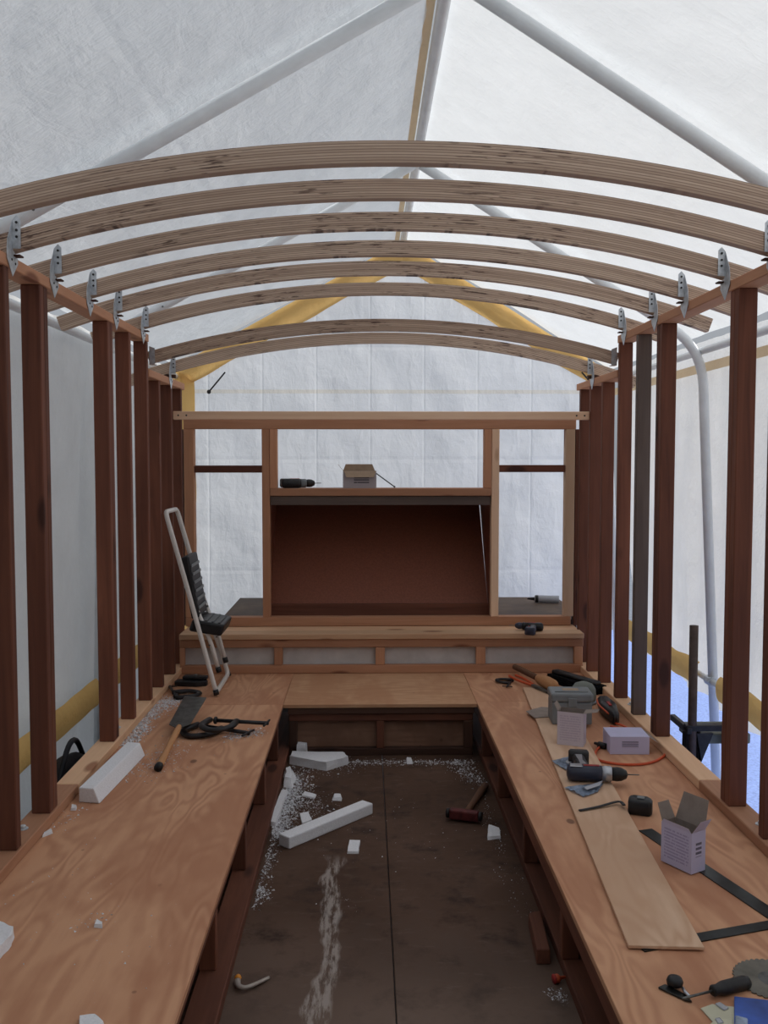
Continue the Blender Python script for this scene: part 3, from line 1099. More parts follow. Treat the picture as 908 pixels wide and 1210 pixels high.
# nook under the window: sloping hardboard back, cheeks, grey plank above
nk = thing('storage_nook', 'open nook with a sloping brown hardboard back below the window sill', 'storage nook', (0.08, YF + 0.07, 0.5055))
pz0, pz1, py0, py1 = 0.60, 1.225, 5.76, 6.20
nrm = Vector((0, -(pz1 - pz0), (py1 - py0))).normalized() * 0.004
lo_ = [Vector((-0.5985, py0, pz0)), Vector((0.759, py0, pz0)), Vector((0.7545, py1, pz1)), Vector((-0.5985, py1, pz1))]
link('sloping_panel', hull_slab(lo_, [p - nrm for p in lo_]), M_HARDBOARD, nk, False, True)
lumber('base_board', -0.62, 0.79, 5.72, 5.758, 0.5315, 0.620, 'redwood', nk)
for x in (-0.604, 0.766):
    b = bmesh.new()
    prof = [(YF + D + 0.002, 0.56), (5.75, 0.56), (6.22, 1.232), (YF + D + 0.002, 1.232)]
    lo_ = [Vector((x - 0.006, a, c)) for a, c in prof]
    hi_ = [Vector((x + 0.006, a, c)) for a, c in prof]
    b.free()
    link('cheek', hull_slab(lo_, hi_), M_HARDBOARD, nk, False, True)
lumber('lintel', fx(319.5), fx(580.5), YF + 0.012, YF + 0.05, fz(597), fz(586) - 0.001, 'grey_wood', nk)
lumber('top_board', -0.61, 0.775, YF + 0.165, 6.24, 1.2335, 1.322, 'grey_wood', nk)

# weathered deck outside the window frame
dk = thing('outer_deck', 'weathered dark plywood deck outside the window frame', 'deck', (0.3, 6.1, GZ))
o = link('deck_sheet', box_bm(-0.90, 1.36, YF + 0.07, 6.60, 0.51, 0.531, 0.002), M_DECKPLY, dk, False, True)
for x in (-0.8, 0.3, 1.28):
    lumber('joist', x - 0.02, x + 0.02, YF + 0.08, 6.55, 0.42, 0.5095, 'dark_board', dk)
    lumber('leg', x - 0.04, x + 0.04, 6.40, 6.48, GZ, 0.4195, 'grey_wood', dk)


# ================================================================== loose things
PZ = BZ + 0.0125           # top of the loose plank


def xy(p):
    return (p.x, p.y)


def ang(a, b):
    return math.atan2(b.y - a.y, b.x - a.x)


# ---- loose plank on the right bench, lying on the steel square
ctr = W(743, 1117, BZ + 0.012)
d_pl = (W(618, 812, BZ + 0.012) - ctr).normalized()
wid = 0.19
nr = Vector((d_pl.y, -d_pl.x, 0))
L_pl = (W(618, 812, BZ + 0.012) - ctr).length
plank = thing('loose_plank', 'pale new plywood plank lying along the tool bench', 'plank', (ctr.x, ctr.y, BZ + 0.0035), math.atan2(d_pl.y, d_pl.x) - math.pi / 2)
link('board', box_bm(0, wid, 0, L_pl, 0, 0.009, 0.0012), M_PLANK, plank)

# ---- steel square, partly under the plank
la = W(838, 1026, BZ)
lb = W(905, 1075, BZ)
sa = W(834, 1107.5, BZ)
sb = W(905, 1094.5, BZ)
d1 = (lb - la).normalized()
d2 = (sb - sa).normalized()
den = d1.x * d2.y - d1.y * d2.x
kk = ((sa.x - la.x) * d2.y - (sa.y - la.y) * d2.x) / den
cor = la + d1 * kk
tip1 = W(763, 981, BZ)
tip2 = W(757, 1121, BZ)
u1 = (tip1 - cor)
L1 = u1.length
u1.normalize()
u2 = (tip2 - cor)
L2 = u2.length
u2.normalize()
h1, h2 = 0.025, 0.019


def cross_pt(o1, o2):
    """meeting point of the two legs shifted to one side"""
    n1 = Vector((-u1.y, u1.x, 0)) * o1
    n2 = Vector((-u2.y, u2.x, 0)) * o2
    a, b = n1, n2
    dd = u1.x * u2.y - u1.y * u2.x
    k = ((b.x - a.x) * u2.y - (b.y - a.y) * u2.x) / dd
    return a + u1 * k


n1v, n2v = Vector((-u1.y, u1.x, 0)), Vector((-u2.y, u2.x, 0))
sgn = 1 if n1v.dot(u2) > 0 else -1
inner = cross_pt(sgn * h1, -sgn * h2)
outer = cross_pt(-sgn * h1, sgn * h2)
ol = [outer, u1 * L1 - n1v * sgn * h1, u1 * L1 + n1v * sgn * h1, inner, u2 * L2 - n2v * sgn * h2, u2 * L2 + n2v * sgn * h2]
sq = thing('framing_square', 'dark steel framing square under the pale plank', 'square', (cor.x, cor.y, BZ + 0.0003))
link('blade', prism_bm([(p.x, p.y) for p in ol], 0, 0.0028), M_DARKSTEEL, sq)


# ---- cartons
def carton(name, label, loc, rz, w, d, h, mats, flaps, cat='carton', group=None, closed=False):
    """mats: (plain, front print, side print, inside)"""
    t = thing(name, label, cat, loc, rz, group)
    bm = bmesh.new()
    uvl = bm.loops.layers.uv.new('face')
    th = 0.0012
    X, Y = w / 2, d / 2

    def quad(pts, mi):
        f = bm.faces.new([bm.verts.new(p) for p in pts])
        f.material_index = mi
        for lp, uv in zip(f.loops, ((0, 0), (1, 0), (1, 1), (0, 1))):
            lp[uvl].uv = uv
        return f
    quad([(-X, -Y, 0), (X, -Y, 0), (X, -Y, h), (-X, -Y, h)], 1)
    quad([(X, -Y, 0), (X, Y, 0), (X, Y, h), (X, -Y, h)], 2)
    quad([(X, Y, 0), (-X, Y, 0), (-X, Y, h), (X, Y, h)], 0)
    quad([(-X, Y, 0), (-X, -Y, 0), (-X, -Y, h), (-X, Y, h)], 2)
    quad([(-X, Y, 0), (X, Y, 0), (X, -Y, 0), (-X, -Y, 0)], 0)
    if closed:
        quad([(-X, -Y, h), (X, -Y, h), (X, Y, h), (-X, Y, h)], 0)
    else:
        x, y = X - th, Y - th
        quad([(x, -y, th), (-x, -y, th), (-x, -y, h), (x, -y, h)], 3)
        quad([(x, y, th), (x, -y, th), (x, -y, h), (x, y, h)], 3)
        quad([(-x, y, th), (x, y, th), (x, y, h), (-x, y, h)], 3)
        quad([(-x, -y, th), (-x, y, th), (-x, y, h), (-x, -y, h)], 3)
        quad([(-x, -y, th), (x, -y, th), (x, y, th), (-x, y, th)], 3)
        for a, b in (((-X, -Y), (-x, -y)), ):
            pass
        ring_o = [(-X, -Y), (X, -Y), (X, Y), (-X, Y)]
        ring_i = [(-x, -y), (x, -y), (x, y), (-x, y)]
        for k in range(4):
            k2 = (k + 1) % 4
            quad([(*ring_o[k], h), (*ring_o[k2], h), (*ring_i[k2], h), (*ring_i[k], h)], 3)
    bmesh.ops.remove_doubles(bm, verts=bm.verts, dist=1e-5)
    me = bpy.data.meshes.new('body')
    bm.to_mesh(me)
    bm.free()
    for mt in mats:
        me.materials.append(mt)
    o = bpy.data.objects.new('body', me)
    col.objects.link(o)
    o.parent = t
    for side, length, angle in flaps:                      # angle: 0 = straight up, + outward
        wd = (w if side in 'fb' else d) - 0.004
        b = bmesh.new()
        cut = wd * 0.08
        lo = [(-wd / 2, 0, 0), (wd / 2, 0, 0), (wd / 2 - cut, 0, length), (-wd / 2 + cut, 0, length)]
        vs0 = [b.verts.new(p) for p in lo]
        vs1 = [b.verts.new((p[0], 0.001, p[2])) for p in lo]
        f0 = b.faces.new(vs0)
        f1 = b.faces.new(vs1[::-1])
        f1.material_index = 1
        for i in range(4):
            b.faces.new((vs0[(i + 1) % 4], vs0[i], vs1[i], vs1[(i + 1) % 4]))
        fo = link('flap', b, [mats[3], mats[0]], t)
        rz_, px, py = {'f': (math.pi, 0, -Y + 0.0005), 'b': (0, 0, Y - 0.0015), 'l': (math.pi / 2, -X + 0.0015, 0), 'r': (-math.pi / 2, X - 0.0015, 0)}[side]
        fo.location = (px, py, h)
        fo.rotation_euler = (-math.radians(angle), 0, rz_)
    return t


lil = (M_LILAC, M_LILACPRINT, M_LILACBOLD, M_CARDIN)
a_, b_, c_ = W(783, 1020, BZ), W(819, 1037, BZ), W(831.5, 1027, BZ)
mid = (a_ + c_) / 2
carton('screw_carton', 'open lilac screw carton with raised flaps standing by the steel square', (mid.x, mid.y, BZ + 0.0032),
       ang(a_, b_), (b_ - a_).length, 0.062, 0.125, lil, [('b', 0.085, 18), ('l', 0.055, 25), ('r', 0.05, 32), ('f', 0.012, 10)])
a_, b_ = W(659, 876, PZ), W(690, 884, PZ)
carton('screw_carton', 'pale pink screw carton standing open on the plank before the grey case', ((a_.x + b_.x) / 2 + 0.01, (a_.y + b_.y) / 2 + 0.02, PZ + 0.0002),
       ang(a_, b_) * 0.5, 0.112, 0.075, 0.145, (M_RAWEND, M_PINKPRINT, M_PINKPRINT, M_CARDIN), [('r', 0.06, 80), ('l', 0.035, 30)])
# carton lying on its side within the orange cord
a_, b_ = W(722, 894, BZ), W(768, 889, BZ)
carton('screw_carton', 'lilac screw carton lying closed inside the orange cord loop', ((a_.x + b_.x) / 2, (a_.y + b_.y) / 2 + 0.07, BZ + 0.0005),
       ang(a_, b_) * 0.3 - 0.12, 0.165, 0.14, 0.075, (M_LILAC, M_LILACBOLD, M_LILAC, M_CARDIN), [('r', 0.05, 125)], closed=True)
# brown carton on the window sill
c0 = WY(425, 577, YF + 0.09)
carton('brown_carton', 'small open brown carton with bold print on the window sill', (c0.x, YF + 0.10, fz(577)), 0.05,
       0.20, 0.12, 0.105, (M_CARD, M_BOXPRINT, M_BOXPRINT, M_CARD), [('f', 0.045, 150), ('b', 0.04, 10), ('l', 0.05, 40)])
# thin rod leaning behind the carton
p0, p1 = WY(443, 558, YF + 0.15), WY(467, 576.5, YF + 0.10)
p1.z = fz(577) + 0.004
rod = thing('thin_rod', 'thin dark rod leaning on the carton on the window sill', 'rod', p1)
link('shaft', tube_bm([p1, p0.lerp(p1, 0.5), p0], 0.0035, 8), M_BLACKMETAL, rod, True, True)
link('tip', tube_bm([p1 + (p1 - p0).normalized() * 0.0, p1.lerp(p0, 0.06)], 0.0055, 8), M_BLACKMETAL, rod, True, True)


# ---- cordless drill lying on the plank
def cordless_drill(label, loc, rz, scale, cols):
    """body along +x (chuck at +x), handle along +y, lying on its side"""
    shell, grip, collar, accent = cols
    t = thing('cordless_drill', label, 'drill', loc, rz)
    S = scale
    r = 0.030 * S
    prof = [(0.012 * S, -0.105 * S), (0.026 * S, -0.100 * S), (r, -0.085 * S), (r, -0.03 * S), (r * 1.02, 0.0), (r * 0.95, 0.02 * S)]
    b = lathe_bm(prof, 18, 'x')
    bmesh.ops.translate(b, vec=(0, 0, r * 1.03), verts=b.verts)
    body = link('motor_housing', b, shell, t, True)
    g = lathe_bm([(r * 0.93, 0.0205 * S), (r * 0.95, 0.05 * S), (r * 0.85, 0.056 * S)], 18, 'x')
    bmesh.ops.translate(g, vec=(0, 0, r * 1.03), verts=g.verts)
    link('gear_collar', g, collar, t, True)
    c = lathe_bm([(r * 0.80, 0.0565 * S), (r * 0.86, 0.075 * S), (r * 0.80, 0.09 * S), (r * 0.5, 0.108 * S), (r * 0.22, 0.112 * S)], 18, 'x')
    bmesh.ops.translate(c, vec=(0, 0, r * 1.03), verts=c.verts)
    ch = link('chuck', c, grip, t, True)
    bit = lathe_bm([(0.0022 * S, 0.112 * S), (0.0022 * S, 0.15 * S), (0.0008, 0.155 * S)], 8, 'x')
    bmesh.ops.translate(bit, vec=(0, 0, r * 1.03), verts=bit.verts)
    link('bit', bit, M_STEEL, ch, True)
    hp = [(-0.055 * S, 0.015 * S), (-0.008 * S, 0.015 * S), (-0.022 * S, 0.07 * S), (-0.026 * S, 0.160 * S), (-0.072 * S, 0.160 * S), (-0.066 * S, 0.07 * S)]
    hb = prism_bm(hp, 0.008 * S, 0.050 * S, 0.007 * S)
    h = link('handle', hb, grip, t, True)
    link('trigger', prism_bm([(-0.010 * S, 0.030 * S), (0.004 * S, 0.032 * S), (0.0, 0.055 * S), (-0.015 * S, 0.058 * S)], 0.018 * S, 0.040 * S, 0.003 * S), accent, h, True)
    link('grip_inlay', prism_bm([(-0.052 * S, 0.04 * S), (-0.028 * S, 0.04 * S), (-0.040 * S, 0.085 * S), (-0.036 * S, 0.150 * S), (-0.062 * S, 0.150 * S), (-0.054 * S, 0.085 * S)], 0.0505 * S, 0.0525 * S), collar, h)
    bt = prism_bm([(-0.085 * S, 0.1605 * S), (-0.008 * S, 0.1605 * S), (-0.005 * S, 0.200 * S), (-0.082 * S, 0.205 * S)], 0.0, 0.058 * S, 0.008 * S)
    link('battery', bt, grip, t, True)
    sd = prism_bm([(-0.095 * S, -0.016 * S), (-0.05 * S, -0.018 * S), (-0.05 * S, 0.016 * S), (-0.095 * S, 0.014 * S)], r * 1.9, r * 2.05, 0.002)
    link('side_panel', sd, collar, t)
    lg = prism_bm([(-0.045 * S, -0.008 * S), (0.012 * S, -0.008 * S), (0.012 * S, 0.006 * S), (-0.045 * S, 0.006 * S)], r * 1.97, r * 2.07, 0.001)
    link('badge', lg, accent, t)
    return t


p = W(706, 926, PZ)
cordless_drill('navy and grey cordless drill lying on the pale plank', (p.x, p.y + 0.02, PZ + 0.0005), -0.13, 1.05, (M_NAVY, M_BLACK, M_SILVER, M_RED))
p = WY(352, 577, YF + 0.06)
cordless_drill('dark drill lying at the left end of the window sill', (p.x + 0.0, YF + 0.045, fz(577)), 0.25, 0.95, (M_BLACK, M_BLACK, M_GREYPLASTIC, M_RED))
p = W(626, 745, 0.505)
cordless_drill('black drill lying on the fir shelf planks under the right window', (p.x, p.y, 0.5055), 2.75, 0.78, (M_BLACK, M_NAVY, M_BLACKMETAL, M_RED))


# ---- crumpled film packets
def packet(label, pts, z, seed):
    P = [W(a, b, z) for a, b in pts]
    c = sum(P, Vector()) / len(P)
    t = thing('film_packet', label, 'packet', (c.x, c.y, z), group=None)

    def fn(u, v):
        a = P[0].lerp(P[1], u)
        b = P[3].lerp(P[2], u)
        q = a.lerp(b, v)
        q.z = z + 0.004 + 0.012 * abs(noise.noise(Vector((u * 3, v * 3, seed)))) + 0.004 * math.sin(u * 3.1) * math.sin(v * 3.1)
        return q
    bm_ = sheet_bm(fn, 14, 10)
    bmesh.ops.solidify(bm_, geom=bm_.faces[:] + bm_.edges[:] + bm_.verts[:], thickness=0.002)
    link('film', bm_, M_FILM, t, False, True)
    e = [P[2].lerp(P[3], 0.25), P[2].lerp(P[3], 0.8), P[1].lerp(P[0], 0.7).lerp(P[2], 0.5), P[1].lerp(P[0], 0.2).lerp(P[2], 0.4)]
    cc = sum(e, Vector()) / 4
    lb_ = prism_bm([(q.x, q.y) for q in e], z + 0.0185, z + 0.0195)
    link('label_slip', lb_, M_LILACPLASTIC, t, False, True)


packet('crumpled clear packet behind the navy drill', [(651, 900), (669, 911), (681, 907), (679, 894)], PZ, 1.0)
packet('crumpled clear packet on the plank between drill and tape measure', [(667, 932), (690, 943), (707, 937), (714, 926)], PZ, 4.0)

# ---- tape measure with a dark strap
p = W(746, 962, BZ)
t = thing('tape_measure', 'black tape measure with its strap across the pale plank', 'tape measure', (p.x + 0.035, p.y + 0.01, BZ + 0.0005), -0.35)
prof = [(-0.040, -0.032), (0.034, -0.032), (0.042, -0.022), (0.042, 0.012), (0.024, 0.034), (-0.024, 0.036), (-0.040, 0.022)]
b = prism_bm(prof, 0, 0.052, 0.006)
case = link('case', b, M_BLACK, t, True)
link('lock_button', box_bm(-0.012, 0.014, -0.010, 0.012, 0.0525, 0.0575, 0.002), M_GREYPLASTIC, case)
link('belt_clip', box_bm(0.0, 0.03, 0.0365, 0.0385, 0.01, 0.04, 0.001), M_STEEL, t)
s0, s1 = W(685, 959, PZ), W(731, 951, PZ)
b = bmesh.new()
path = smooth_path([s0 + Vector((0, 0, 0.004)), s0.lerp(s1, 0.5) + Vector((0, 0, 0.006)), s1 + Vector((0, 0, 0.012)), Vector((p.x - 0.022, p.y + 0.012, BZ + 0.028))], 6)
st = link('strap', tube_bm(path, 0.007, 8, flat=0.4, flat_axis=(0, 0, 1)), M_BLACKMETAL, None, True)
bm_m = Matrix.Translation(t.location) @ Matrix.Rotation(-0.35, 4, 'Z')
st.parent = t
st.matrix_parent_inverse = bm_m.inverted()

# ---- orange cord, looped round the lying carton
z = BZ + 0.006
loop = [W(a, b, z) for a, b in ((722, 858), (732, 862), (724, 871), (712, 880), (704, 889), (708, 898), (735, 903), (765, 902), (784, 894), (787, 884), (778, 876), (764, 872), (750, 867), (738, 861), (724, 853), (716, 846))]
for k, q in enumerate(loop):
    q.z = z + (0.011 if k in (13,) else 0)
t = thing('extension_cord', 'orange extension cord looped round the lying lilac carton', 'cord', loop[0])
link('cable', tube_bm(smooth_path(loop, 6), 0.0055, 8), M_ORANGE, t, True, True)
e0, e1 = W(703, 878, z + 0.008), W(716, 882, z + 0.008)
b = tube_bm([e0, e0.lerp(e1, 0.35), e0.lerp(e1, 0.4), e1], [0.006, 0.007, 0.014, 0.013], 10)
link('plug', b, M_BLACK, t, True, True)

# ---- grey tool case with hinged lid
a_, b_ = W(657, 858, PZ), W(702, 864, BZ)
t = thing('tool_case', 'grey plastic case with a ridged lid behind the pink carton', 'tool case', ((a_.x + b_.x) / 2, a_.y + 0.085, PZ + 0.0005), -0.06)
w_, d_, h_ = 0.195, 0.15, 0.105
link('body', box_bm(-w_ / 2 + 0.005, w_ / 2 - 0.005, -d_ / 2 + 0.004, d_ / 2 - 0.004, 0, h_, 0.008, 2), M_GREYPLASTIC, t)
lid = link('lid', box_bm(-w_ / 2, w_ / 2, -d_ / 2, d_ / 2, h_ + 0.001, h_ + 0.042, 0.010, 2), M_GREYPLASTIC, t)
link('lid_rib', box_bm(-w_ / 2 + 0.02, w_ / 2 - 0.02, -d_ / 2 + 0.03, -d_ / 2 + 0.042, h_ + 0.0425, h_ + 0.0465, 0.0015), M_GREYPLASTIC, lid)
link('paper_label', box_bm(-0.035, 0.04, -0.01, 0.03, h_ + 0.0425, h_ + 0.0432), M_CARD, lid)
link('latch', box_bm(-0.02, 0.02, -d_ / 2 - 0.006, -d_ / 2 - 0.0005, h_ - 0.018, h_ + 0.022, 0.002), M_GREYPLASTIC, t)

# ---- flat torn piece of card
P = [W(622, 841, PZ), W(632, 849, PZ), W(656, 847, PZ), W(654, 837, PZ), W(640, 836, PZ)]
c = sum(P, Vector()) / 5
t = thing('card_scrap', 'flat torn scrap of grey brown card beside the grey case', 'card scrap', (c.x, c.y, PZ + 0.0005))
b = prism_bm([(q.x - c.x, q.y - c.y) for q in P], 0, 0.003)
link('sheet', b, M_CARDIN, t)

# ---- wooden mallet (thick turned head, thin handle)
a_, b_ = W(608, 797, BZ), W(657, 822, BZ)
d_ = (b_ - a_)
Lm = d_.length * 1.0
t = thing('wooden_mallet', 'turned wooden mallet with a fat round head behind the grey case', 'mallet', (a_.x, a_.y, PZ + 0.034), math.atan2(d_.y, d_.x))
link('handle', lathe_bm([(0.010, 0.0), (0.016, 0.006), (0.017, 0.06), (0.0165, Lm * 0.55), (0.020, Lm * 0.6)], 16, 'x'), wood('old_handle', 0), t, True)
link('head', lathe_bm([(0.022, Lm * 0.6), (0.030, Lm * 0.66), (0.034, Lm * 0.8), (0.032, Lm * 0.94), (0.022, Lm * 0.99), (0.006, Lm)], 18, 'x'), wood('handle_wood', 0), t, True)

# ---- black bench brush
a_, b_ = W(656, 806, BZ), W(708, 822, BZ)
d_ = b_ - a_
t = thing('bench_brush', 'black bristled bench brush behind the grey case', 'brush', ((a_.x + b_.x) / 2, (a_.y + b_.y) / 2 + 0.03, BZ), math.atan2(d_.y, d_.x))
Lb = d_.length
link('block', box_bm(-Lb / 2, Lb / 2, -0.02, 0.03, 0.045, 0.066, 0.006), M_BLACK, t, True)
b = bmesh.new()
bmesh.ops.create_grid(b, x_segments=30, y_segments=8, size=0.5)
bm2 = box_bm(-Lb / 2 - 0.01, Lb / 2 + 0.01, -0.04, 0.05, 0.0005, 0.0445)
bmesh.ops.subdivide_edges(bm2, edges=bm2.edges[:], cuts=8, use_grid_fill=True)
b.free()
for v in bm2.verts:
    if v.co.z < 0.044:
        v.co += Vector((random.uniform(-1, 1) * 0.006, random.uniform(-1, 1) * 0.006, 0))
link('bristles', bm2, M_BRISTLE, t)


# ---- clamps
def c_clamp(label, loc, rz, S=1.0, mats=(M_BLACKMETAL, M_BLACKMETAL), tilt=0.0, group=None):
    """lies flat: frame opens to +x, screw runs along +x"""
    t = thing('c_clamp', label, 'clamp', loc, rz, group)
    fr = round_corners([(0.075 * S, 0.045 * S, 0.0108 * S), (0.0, 0.050 * S, 0.0108 * S), (-0.035 * S, 0.0, 0.012), (0.0, -0.050 * S, 0.0108 * S), (0.075 * S, -0.045 * S, 0.0108 * S)], 0.04 * S, 6)
    link('frame', tube_bm(fr, [0.011 * S if 2 < k < len(fr) - 3 else 0.012 * S for k in range(len(fr))], 8, flat=0.75, flat_axis=(0, 0, 1)), mats[0], t, True)
    sc = link('screw', tube_bm([(0.070 * S, 0.020 * S, 0.0108 * S), (0.070 * S, -0.15 * S, 0.0108 * S)], 0.006 * S, 10), mats[1], t, True)
    link('handle_bar', tube_bm([(0.040 * S, -0.145 * S, 0.0108 * S), (0.105 * S, -0.142 * S, 0.0108 * S)], 0.0035 * S, 8), mats[1], sc, True)
    link('pad', lathe_bm([(0.010 * S, 0.0), (0.012 * S, 0.003), (0.012 * S, 0.010), (0.006 * S, 0.0108 * S)], 12, 'y'), mats[1], t, True).location = (0.070 * S, 0.020 * S, 0.0108 * S)
    return t


p = W(230, 870, BZ)
c_clamp('black iron clamp under the broad scraper blade', (p.x + 0.0, p.y + 0.0, BZ), math.radians(62), 1.5)
p = W(258, 874, BZ)
c_clamp('black iron clamp with its long screw pointing to the aisle', (p.x - 0.02, p.y + 0.03, BZ + 0.033), math.radians(78), 1.45)
p = W(222, 824, BZ)
c_clamp('rounded black clamp on the bench at the foot of the step stool', (p.x + 0.02, p.y + 0.03, BZ), math.radians(200), 1.3)
p = W(592, 806, BZ)
c_clamp('small dark clamp at the back of the tool bench by the mallet handle', (p.x, p.y, BZ), math.radians(-20), 0.85)
# wedge-shaped black clamp body behind the rounded one
P0, P1 = W(206, 811, BZ), W(243, 812, BZ)
t = thing('spring_clamp', 'flat black spring clamp lying beside the wall behind the step stool', 'clamp', P0, math.atan2(P1.y - P0.y, P1.x - P0.x))
Lc = (P1 - P0).length
link('lower_jaw', prism_bm([(0, 0), (Lc * 0.7, -0.005), (Lc, 0.02), (Lc, 0.05), (Lc * 0.6, 0.06), (0, 0.055)], 0.0, 0.03, 0.005), M_BLACK, t)
link('upper_jaw', prism_bm([(Lc * 0.2, 0.03), (Lc * 0.75, 0.025), (Lc * 0.98, 0.04), (Lc * 0.98, 0.075), (Lc * 0.55, 0.085), (Lc * 0.2, 0.08)], 0.031, 0.05, 0.005), M_BLACK, t)
link('pivot', lathe_bm([(0.012, 0.0505), (0.012, 0.056), (0.008, 0.058)], 12), M_STEEL, t).location = (Lc * 0.6, 0.05, 0)

# ---- pliers with orange grips
a_, b_ = W(606, 803, BZ), W(655, 826, BZ)
d_ = b_ - a_
t = thing('pliers', 'pliers with orange grips lying in front of the mallet', 'pliers', (a_.x, a_.y, PZ + 0.001), math.atan2(d_.y, d_.x))
Lp = d_.length
link('jaws', prism_bm([(Lp * 0.62, -0.014), (Lp, -0.004), (Lp, 0.006), (Lp * 0.62, 0.016), (Lp * 0.5, 0.01), (Lp * 0.5, -0.01)], 0.0, 0.014, 0.003), M_STEEL, t)
for sg in (-1, 1):
    link('grip', tube_bm(smooth_path([(Lp * 0.5, sg * 0.006, 0.009), (Lp * 0.3, sg * 0.022, 0.009), (Lp * 0.12, sg * 0.026, 0.009), (0, sg * 0.020, 0.009)], 5), 0.0075, 8), M_ORANGE, t, True)

# ---- grey dome (roll of tape standing behind the case) and black angle grinder
p = W(700, 834, BZ)
t = thing('sanding_dome', 'pale grey rounded cap of a tool behind the grey case', 'tool cap', (p.x - 0.03, p.y + 0.06, BZ))
link('dome', lathe_bm([(0.062, 0.0), (0.064, 0.04), (0.060, 0.075), (0.045, 0.098), (0.02, 0.108), (0.004, 0.110)], 22), M_GREENGREY, t, True)
link('rim', lathe_bm([(0.066, 0.001), (0.068, 0.008), (0.066, 0.016)], 22), M_GREYPLASTIC, t, True)
a_, b_ = W(712, 836, BZ), W(728, 858, BZ)
d_ = b_ - a_
t = thing('power_tool', 'black handheld tool with red trim beside the grey case', 'power tool', (a_.x, a_.y, BZ), math.atan2(d_.y, d_.x))
Lt = d_.length * 0.95
link('body', prism_bm([(0, -0.025), (Lt * 0.45, -0.04), (Lt, -0.018), (Lt * 1.04, 0.0), (Lt, 0.02), (Lt * 0.4, 0.045), (0, 0.03)], 0.0005, 0.062, 0.012), M_BLACK, t, True)
link('trim', tube_bm(smooth_path([(Lt * 0.05, -0.03, 0.045), (Lt * 0.45, -0.043, 0.05), (Lt * 0.9, -0.024, 0.045)], 5), 0.004, 8), M_ORANGE, t, True)
link('switch', box_bm(Lt * 0.45, Lt * 0.65, -0.008, 0.008, 0.0625, 0.069, 0.002), M_RED, t)

# ---- screwdriver, saw blade, bracket, hardware packs near the open end
a_, b_ = W(806, 1191, BZ), W(885, 1166, BZ)
d_ = b_ - a_
Ls = d_.length
t = thing('screwdriver', 'black handled screwdriver lying beside the round saw blade', 'screwdriver', (a_.x, a_.y, BZ + 0.0215), math.atan2(d_.y, d_.x))
link('shank', lathe_bm([(0.001, 0.0), (0.0032, 0.006), (0.0032, Ls * 0.46)], 10, 'x'), M_STEEL, t, True)
hb = lathe_bm([(0.010, Ls * 0.44), (0.013, Ls * 0.46), (0.012, Ls * 0.52), (0.016, Ls * 0.60), (0.0165, Ls * 0.92), (0.014, Ls * 0.98), (0.006, Ls)], 12, 'x')
link('handle', hb, M_BLACK, t, True)
t.rotation_euler = (0, math.radians(2.5), math.atan2(d_.y, d_.x))

p = W(914, 1158, BZ)
t = thing('saw_blade', 'round toothed saw blade lying on the tool bench', 'saw blade', (p.x, p.y, BZ + 0.0005))
b = bmesh.new()
NTH = 40
rr_o, rr_i = 0.092, 0.008
rings = []
outer_r = []
for k in range(NTH * 3):
    a = 2 * math.pi * k / (NTH * 3)
    r = (rr_o, rr_o * 0.985, rr_o * 0.935)[k % 3]
    outer_r.append((r * math.cos(a), r * math.sin(a)))
for zz in (0.0, 0.002):
    rings.append([b.verts.new((x, y, zz)) for x, y in outer_r])
    rings.append([b.verts.new((rr_i * math.cos(2 * math.pi * k / (NTH * 3)), rr_i * math.sin(2 * math.pi * k / (NTH * 3)), zz)) for k in range(NTH * 3)])
nn = NTH * 3
for k in range(nn):
    k2 = (k + 1) % nn
    b.faces.new((rings[0][k], rings[0][k2], rings[1][k2], rings[1][k]))
    b.faces.new((rings[2][k], rings[3][k], rings[3][k2], rings[2][k2]))
    b.faces.new((rings[0][k], rings[2][k], rings[2][k2], rings[0][k2]))
    b.faces.new((rings[1][k], rings[1][k2], rings[3][k2], rings[3][k]))
link('toothed_disc', b, M_BLADE, t)
b = bmesh.new()
R1_, R2_ = 0.012, 0.034
ra = [[b.verts.new((r * math.cos(2 * math.pi * k / 32), r * math.sin(2 * math.pi * k / 32), 0.0023)) for k in range(32)] for r in (R1_, R2_)]
for k in range(32):
    b.faces.new((ra[0][k], ra[0][(k + 1) % 32], ra[1][(k + 1) % 32], ra[1][k]))
link('hub_print', b, M_STEEL, t)

p = W(800, 1172, BZ)
t = thing('chuck_key', 'small black knob and steel bracket by the screwdriver tip', 'bracket', (p.x, p.y, BZ))
link('plate', prism_bm([(-0.040, 0.012), (-0.020, 0.024), (0.016, -0.020), (0.020, -0.046), (0.006, -0.040)], 0.0005, 0.006, 0.001), M_DARKSTEEL, t)
link('knob', lathe_bm([(0.010, 0.0065), (0.018, 0.010), (0.0195, 0.018), (0.016, 0.026), (0.006, 0.029)], 18), M_BLACK, t, True).location = (0.0, 0.014, 0)
link('spring', tube_bm([(0.014, -0.002, 0.010), (0.012, -0.02, 0.012), (0.018, -0.038, 0.010)], 0.004, 8), M_SILVER, t, True)


def flat_pack(name, label, pts, z, th, mat, win=None):
    P = [W(a, b, z) for a, b in pts]
    c = sum(P, Vector()) / len(P)
    t = thing(name, label, 'packet', (c.x, c.y, z))
    link('card', prism_bm([(q.x - c.x, q.y - c.y) for q in P], 0, th, 0.001), mat, t)
    if win:
        Q = [W(a, b, z) for a, b in win[0]]
        link('blister', prism_bm([(q.x - c.x, q.y - c.y) for q in Q], th + 0.0003, th + win[2], 0.002), win[1], t)
    return t


